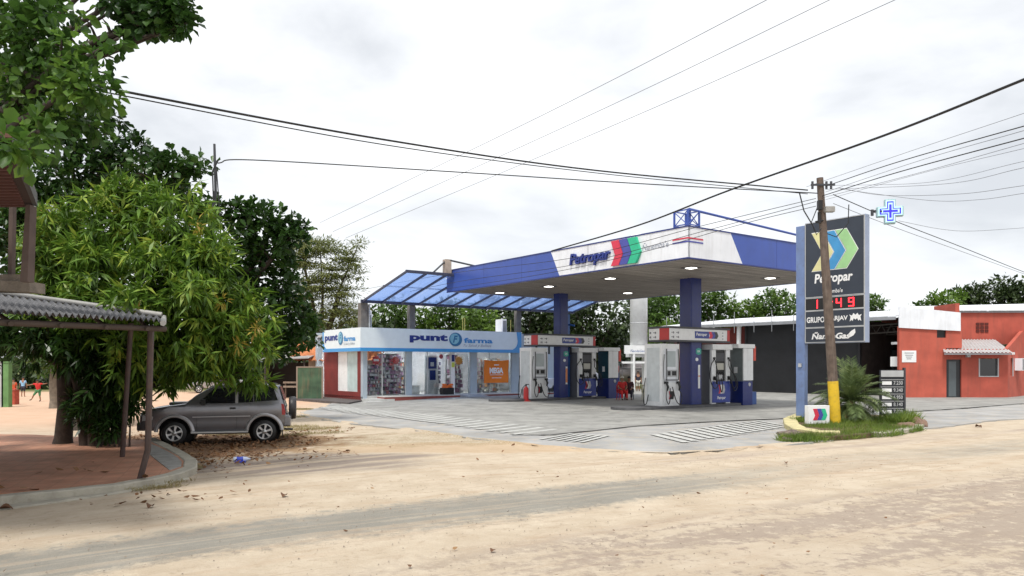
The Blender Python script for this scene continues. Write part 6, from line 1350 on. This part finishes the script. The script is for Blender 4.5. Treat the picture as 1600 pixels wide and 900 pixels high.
def person(label, loc, rz, H, J, shirt, pants, shoes=black, group=None, cap=None, long=False):
    """J: dict of joints in a frame where 1 = body height, +y is forward"""
    t = thing('person', label, 'person', loc, rz, group); P = {k: Vector(v)*H for k, v in J.items()}
    names = ['pelvis', 'waist', 'chest', 'neck', 'head0', 'head1', 'shL', 'elL', 'haL', 'shR', 'elR', 'haR', 'hipL', 'knL', 'anL', 'toL', 'hipR', 'knR', 'anR', 'toR']
    rad = dict(pelvis=.075, waist=.068, chest=.08, neck=.03, head0=.045, head1=.05, shL=.035, elL=.024, haL=.018, shR=.035, elR=.024, haR=.018, hipL=.055, knL=.036, anL=.022, toL=.02, hipR=.055, knR=.036, anR=.022, toR=.02)
    ed = [('pelvis', 'waist'), ('waist', 'chest'), ('chest', 'neck'), ('neck', 'head0'), ('head0', 'head1'), ('chest', 'shL'), ('shL', 'elL'), ('elL', 'haL'), ('chest', 'shR'), ('shR', 'elR'), ('elR', 'haR'), ('pelvis', 'hipL'), ('hipL', 'knL'), ('knL', 'anL'), ('anL', 'toL'), ('pelvis', 'hipR'), ('hipR', 'knR'), ('knR', 'anR'), ('anR', 'toR')]
    ix = {n: i for i, n in enumerate(names)}; joints = [(P[n], rad[n]*H) for n in names]; E = [(ix[a], ix[b]) for a, b in ed]
    # hands: five short fingers each
    for s_ in 'LR':
        h = P['ha'+s_]; d = (h-P['el'+s_]).normalized(); sd = d.orthogonal().normalized()
        for k in range(5):
            q = h+d*H*.03+sd*H*.012*(k-2) if k else h+d*H*.01+sd*H*.028; joints.append((q+d*H*.018*(1 if k else .4), .006*H)); E.append((ix['ha'+s_], len(joints)-1))
    skin('body', joints, E, skinm, t)
    def part(nm, ns, es, k, mm, ex={}): 
        ii = {n: i for i, n in enumerate(ns)}; PP = dict(P); PP.update(ex); skin(nm, [(PP[n], rad.get(n, .03)*H*k) for n in ns], [(ii[a], ii[b]) for a, b in es], mm, t)
    part('shirt', ['waist', 'pel2', 'chest', 'nk', 'shL', 'uaL', 'shR', 'uaR'], [('waist', 'pel2'), ('waist', 'chest'), ('chest', 'nk'), ('chest', 'shL'), ('shL', 'uaL'), ('chest', 'shR'), ('shR', 'uaR')], 1.25, shirt, {'pel2': P['pelvis'].lerp(P['waist'], .2), 'nk': P['chest'].lerp(P['neck'], .5), 'uaL': P['shL'].lerp(P['elL'], .75), 'uaR': P['shR'].lerp(P['elR'], .75)})
    f = .97 if long else .0
    part('trousers', ['pelvis', 'hipL', 'knL', 'cfL', 'hipR', 'knR', 'cfR'], [('pelvis', 'hipL'), ('hipL', 'knL'), ('knL', 'cfL'), ('pelvis', 'hipR'), ('hipR', 'knR'), ('knR', 'cfR')], 1.2, pants, {'cfL': P['knL'].lerp(P['anL'], .9 if long else .08), 'cfR': P['knR'].lerp(P['anR'], .9 if long else .08)})
    part('shoes', ['anL', 'toL'], [('anL', 'toL')], 1.25, shoes); part('shoes', ['anR', 'toR'], [('anR', 'toR')], 1.25, shoes)
    hd = P['head0'].lerp(P['head1'], .5); up_ = (P['head1']-P['head0']).normalized()
    m = MB(); c = hd+up_*H*.02+Vector((0, -.012*H, 0)); rr = .064*H; vs = []; n_ = 12
    for j in range(5):
        ph_ = R(90-j*24)
        for i in range(n_): a = 6.2832*i/n_; vs.append(c+Vector((rr*math.cos(ph_)*math.cos(a)*.95, rr*math.cos(ph_)*math.sin(a), rr*math.sin(ph_))))
    m.add(vs, [(j*n_+i, j*n_+(i+1) % n_, (j+1)*n_+(i+1) % n_, (j+1)*n_+i) for j in range(4) for i in range(n_)], True); m.build('cap' if cap else 'hair', cap or hairm, t)
    m = MB(); 
    for s_ in (-1, 1): m.cbox(hd+Vector((s_*.018*H, .052*H, .004*H)), (.012*H, .01*H, .007*H)); m.cbox(hd+Vector((s_*.052*H, .0, -.004*H)), (.01*H, .02*H, .03*H))
    m.cbox(hd+Vector((0, .058*H, -.012*H)), (.012*H, .016*H, .022*H)); m.cbox(hd+Vector((0, .052*H, -.034*H)), (.026*H, .006*H, .006*H)); m.build('face', mat('face_features', (.16, .08, .05), .6), t)
    return t
stand = dict(pelvis=(0, 0, .52), waist=(0, 0, .62), chest=(0, 0, .74), neck=(0, 0, .84), head0=(0, .01, .89), head1=(0, .01, .95), shL=(-.105, 0, .79), elL=(-.14, 0, .63), haL=(-.15, .05, .48), shR=(.105, 0, .79), elR=(.14, 0, .63), haR=(.15, .05, .48), hipL=(-.05, 0, .49), knL=(-.055, .01, .28), anL=(-.06, 0, .05), toL=(-.065, .09, .02), hipR=(.05, 0, .49), knR=(.055, .01, .28), anR=(.06, 0, .05), toR=(.065, .09, .02))
sit = dict(stand); sit.update(pelvis=(0, 0, .31), waist=(0, .0, .40), chest=(0, -.01, .53), neck=(0, 0, .63), head0=(0, .02, .68), head1=(0, .03, .74), shL=(-.105, 0, .58), elL=(-.15, .05, .43), haL=(-.07, .17, .36), shR=(.105, 0, .58), elR=(.15, .05, .43), haR=(.07, .17, .36), hipL=(-.055, .02, .29), knL=(-.08, .24, .28), anL=(-.08, .25, .05), toL=(-.08, .34, .02), hipR=(.055, .02, .29), knR=(.08, .24, .28), anR=(.08, .25, .05), toR=(.08, .34, .02))
redc = mat('red_cloth', (.60, .03, .03), .8); darkc = mat('dark_cloth', (.03, .03, .05), .8); bluec = mat('blue_cloth', (.25, .45, .65), .8); greenc = mat('green_cloth', (.06, .20, .08), .8); whitec = mat('pale_cloth', (.6, .58, .5), .8); leggc = mat('violet_cloth', (.12, .08, .25), .8)
def chair(loc, rz, mm, label):
    t = thing('plastic_chair', label, 'chair', loc, rz, 'plastic chairs near the far pumps')
    m = MB(); m.box(-.24, .24, -.22, .22, .42, .45); m.build('seat', mm, t, .008)
    m = MB(); m.box(-.24, .24, -.27, -.24, .80, .88)
    for k in range(5): m.box(-.2+k*.09, -.16+k*.09, -.26, -.23, .45, .8)
    m.box(-.25, -.2, -.27, -.23, .45, .85); m.box(.2, .25, -.27, -.23, .45, .85); m.build('backrest', mm, t)
    for sx in (-1, 1):
        m = MB(); m.box(sx*.26-.02, sx*.26+.02, -.24, .2, .62, .65); m.box(sx*.26-.02, sx*.26+.02, .16, .2, .45, .62); m.build('armrest', mm, t)
        for sy in (-1, 1): m = MB(); m.prism([(sx*.22-.02, sy*.19-.02, .42), (sx*.22+.02, sy*.19-.02, .42), (sx*.22+.02, sy*.19+.02, .42), (sx*.22-.02, sy*.19+.02, .42)], (sx*.03, sy*.03, -.42)); m.build('leg', mm, t)
    return t
g = gnd(972, 626); chair(g, R(190), redp, 'red plastic chair with an attendant in red seated beside the far booth'); person('seated attendant in red shirt and cap beside the far booth', g+Vector((0, 0, .02)), R(190), 1.72, sit, redc, redc, group='attendants near the far pumps', cap=whitec, long=True)
g = gnd(983, 625.5); chair(g, R(170), darkgrey, 'dark plastic chair right of the red one'); person('seated person in dark clothes right of the attendant in red', g+Vector((0, 0, .02)), R(170), 1.7, sit, mat('dark_red_cloth', (.08, .03, .04), .8), darkc, group='attendants near the far pumps', long=True)
g = gnd(997, 612); person('person in dark shirt standing far back before the gas tank', g, R(180), 1.55, stand, darkc, whitec, group='attendants near the far pumps')
g = gnd(1011, 626); chair(g, R(185), mat('cream_plastic', (.62, .60, .42), .5), 'cream plastic chair in front of the white air machine')
run = dict(stand); run.update(elL=(-.25, .06, .76), haL=(-.40, .12, .72), elR=(.2, -.05, .78), haR=(.28, -.1, .80), chest=(0, .05, .74), neck=(0, .07, .83), head0=(0, .09, .88), head1=(0, .1, .94), shL=(-.1, .05, .79), shR=(.1, .05, .79), knL=(-.14, .1, .30), anL=(-.30, .0, .10), toL=(-.36, .07, .06), knR=(.07, .02, .27), anR=(.08, -.02, .05), toR=(.08, .07, .02))
g = gg(60, 627.5); person('child in red shirt and green shorts running with arms spread', g, R(180), 1.32, {k: (-v[0], v[1], v[2]) for k, v in run.items()}, redc, greenc, group='children playing in the yard')
g = gg(36, 620); person('child in pale blue shirt standing with back bent in the yard', g, R(20), 1.35, stand, bluec, darkc, group='children playing in the yard')
g = gg(21, 624); person('child in orange red clothes beside the red box', g, R(200), 1.3, stand, mat('orange_red', (.6, .09, .03), .8), mat('red2', (.5, .05, .03), .8), group='children playing in the yard')
g = gg(18, 632); o_ = thing('red_box', 'low red brick bollard block beside the green posts', 'block', g); m = MB(); m.box(-.3, .3, -.2, .2, 0, .75); m.build('block', mat('brick_red', (.40, .07, .04), .8, .25, 6), o_, .01); m = MB(); m.box(-.33, .33, -.23, .23, .751, .8); m.build('cap', mat('cap_red', (.3, .06, .04), .8), o_)
for px, w_, mm, lb in ((2, .3, lgrey, 'pale concrete gate post at the far left edge of the yard'), (6.5, .08, white, 'thin white gate post between the pale and the green ones'), (11, .34, mat('green_paint', (.12, .26, .09), .6, .25), 'green painted gate post left of the playing children')):
    g = gg(px, 636); m = MB(); m.box(-w_/2, w_/2, -.15, .15, -.02, 2.25); m.box(-w_/2-.03, w_/2+.03, -.18, .18, 2.2501, 2.32); o = m.build('gate_post', mm); o.location = g; tag(o, lb, 'post', 'gate posts at the yard entrance')
g = gg(84, 638); t = thing('tree_stump', 'thick brown lower trunk of a small leafy tree right of the children', 'tree', g); m = MB(); m.tube([(0, 0, -.1), (.02, 0, .4), (-.02, 0, 1.2), (.05, 0, 2.2), (.2, 0, 3.5)], [.24, .2, .2, .17, .08], 12); m.build('trunk', barkl, t)
crown('crown', [((0, 0, 2.3), .9, .9, .7), ((.5, 0, 3.0), 1.2, 1.2, .9)], far_leaf, t, np.random.default_rng(3), 6, .3, .5, dens=8)

# ------------------------------------------------------------ small house with orange tiles, gate, fence
h0 = gg(511, 622); hy = 50
t = thing('tile_roof_house', 'small beige house with orange clay tile roof left of the pharmacy', 'building', (at(482, HOR, hy).x, hy, -.15))
beige = mat('beige_render', (.42, .33, .25), .85, .15, 2, dirt=(.25, .18, .14), dirtamt=.5)
m = MB(); m.box(0, 5, 0, 4, 0, 2.5); m.build('wall', beige, t)
tl_m = mat('clay_tiles', (.50, .17, .06), .85, .35, 3, dirt=(.18, .07, .05), dirtamt=.6)
m = MB(); vs = []; n_ = 60
for j in range(8):
    for i in range(n_+1):
        u = i/n_; x = -1.2+u*6; v_ = j/7; vs.append((x, -.6+v_*3.0, 2.42+v_*1.25+.04*math.sin(i*1.57)+.01*j))
m.add(vs, [(j*(n_+1)+i, j*(n_+1)+i+1, (j+1)*(n_+1)+i+1, (j+1)*(n_+1)+i) for j in range(7) for i in range(n_)], True)
m.prism([(-1.2, 2.4, 3.66), (-1.2, 5, 2.5), (4.8, 5, 2.5), (4.8, 2.4, 3.66)], (0, 0, .06)); m.build('roof', tl_m, t)
t = thing('lean_to_shed', 'dark open lean-to with thin grey sheet roof beside the tiled house', 'shed', (at(420, HOR, 50).x, 49.5, -.15))
m = MB(); m.box(0, 2.6, 1.5, 1.6, 0, 2.3); m.box(-.1, 0, 0, 1.6, 0, 2.2); m.build('wall', mat('shed_dark', (.03, .025, .022), .9), t); m = MB(); m.prism([(-.3, -.6, 2.42), (2.9, -.6, 2.55), (2.9, 1.8, 2.85), (-.3, 1.8, 2.7)], (0, 0, .06)); m.build('roof', mat('sheet_old', (.30, .29, .28), .7), t)
m = MB(); m.box(0, .08, -.4, -.3, 0, 2.4); m.box(2.5, 2.58, -.4, -.3, 0, 2.5); m.build('post', mat('dark_timber', (.05, .04, .035), .8), t)
g = gg(463, 626); t = thing('metal_gate', 'green sheet metal yard gate in a pale frame', 'gate', g)
m = MB(); m.box(.08, 1.52, 0, .04, .08, 1.98); m.build('leaf', mat('gate_green', (.055, .11, .06), .6, .4, 2, dirt=(.25, .16, .09), dirtamt=.5, streak=True), t)
m = MB(); m.box(0, .08, -.02, .06, 0, 2.05); m.box(1.52, 1.6, -.02, .06, 0, 2.05); m.box(.08, 1.52, -.02, .06, 1.98, 2.05); m.build('frame', mat('gate_frame', (.28, .22, .17), .7), t)
g = gg(445, 622); t = thing('plank_fence', 'short fence of two weathered planks by the concrete post', 'fence', g)
m = MB(); m.box(-.1, 1.15, -.04, 0, .95, 1.07); m.box(-.1, 1.1, -.04, 0, .68, .80); m.build('plank', mat('old_plank', (.28, .22, .17), .85, .3, 5), t); m = MB(); m.box(0, .08, .001, .08, 0, 1.1); m.box(.95, 1.03, .001, .08, 0, 1.1); m.build('post', mat('old_plank2', (.12, .08, .06), .85), t)
g = gg(453, 620); m = MB(); m.prism([(-.16, -.12, 0), (.16, -.12, 0), (.16, .12, 0), (-.16, .12, 0)], (0, 0, .01)); m.add([(-.17, -.13, 0), (.17, -.13, 0), (.17, .13, 0), (-.17, .13, 0), (-.11, -.09, 3.7), (.11, -.09, 3.7), (.11, .09, 3.7), (-.11, .09, 3.7)], [(0, 1, 5, 4), (1, 2, 6, 5), (2, 3, 7, 6), (3, 0, 4, 7), (4, 5, 6, 7)])
o = m.build('concrete_post', concrete); o.location = g; tag(o, 'grey tapered concrete power post behind the off-roader', 'post')
m = MB(); pts = [gg(462, 626), gg(545, 633), gg(570, 628), gg(500, 621)]; m.prism([(p.x, p.y, -.16) for p in pts], (0, 0, .14)); o = m.build('entrance_slab', mat('slab_dark', (.10, .085, .08), .9, .3)); struct(o)
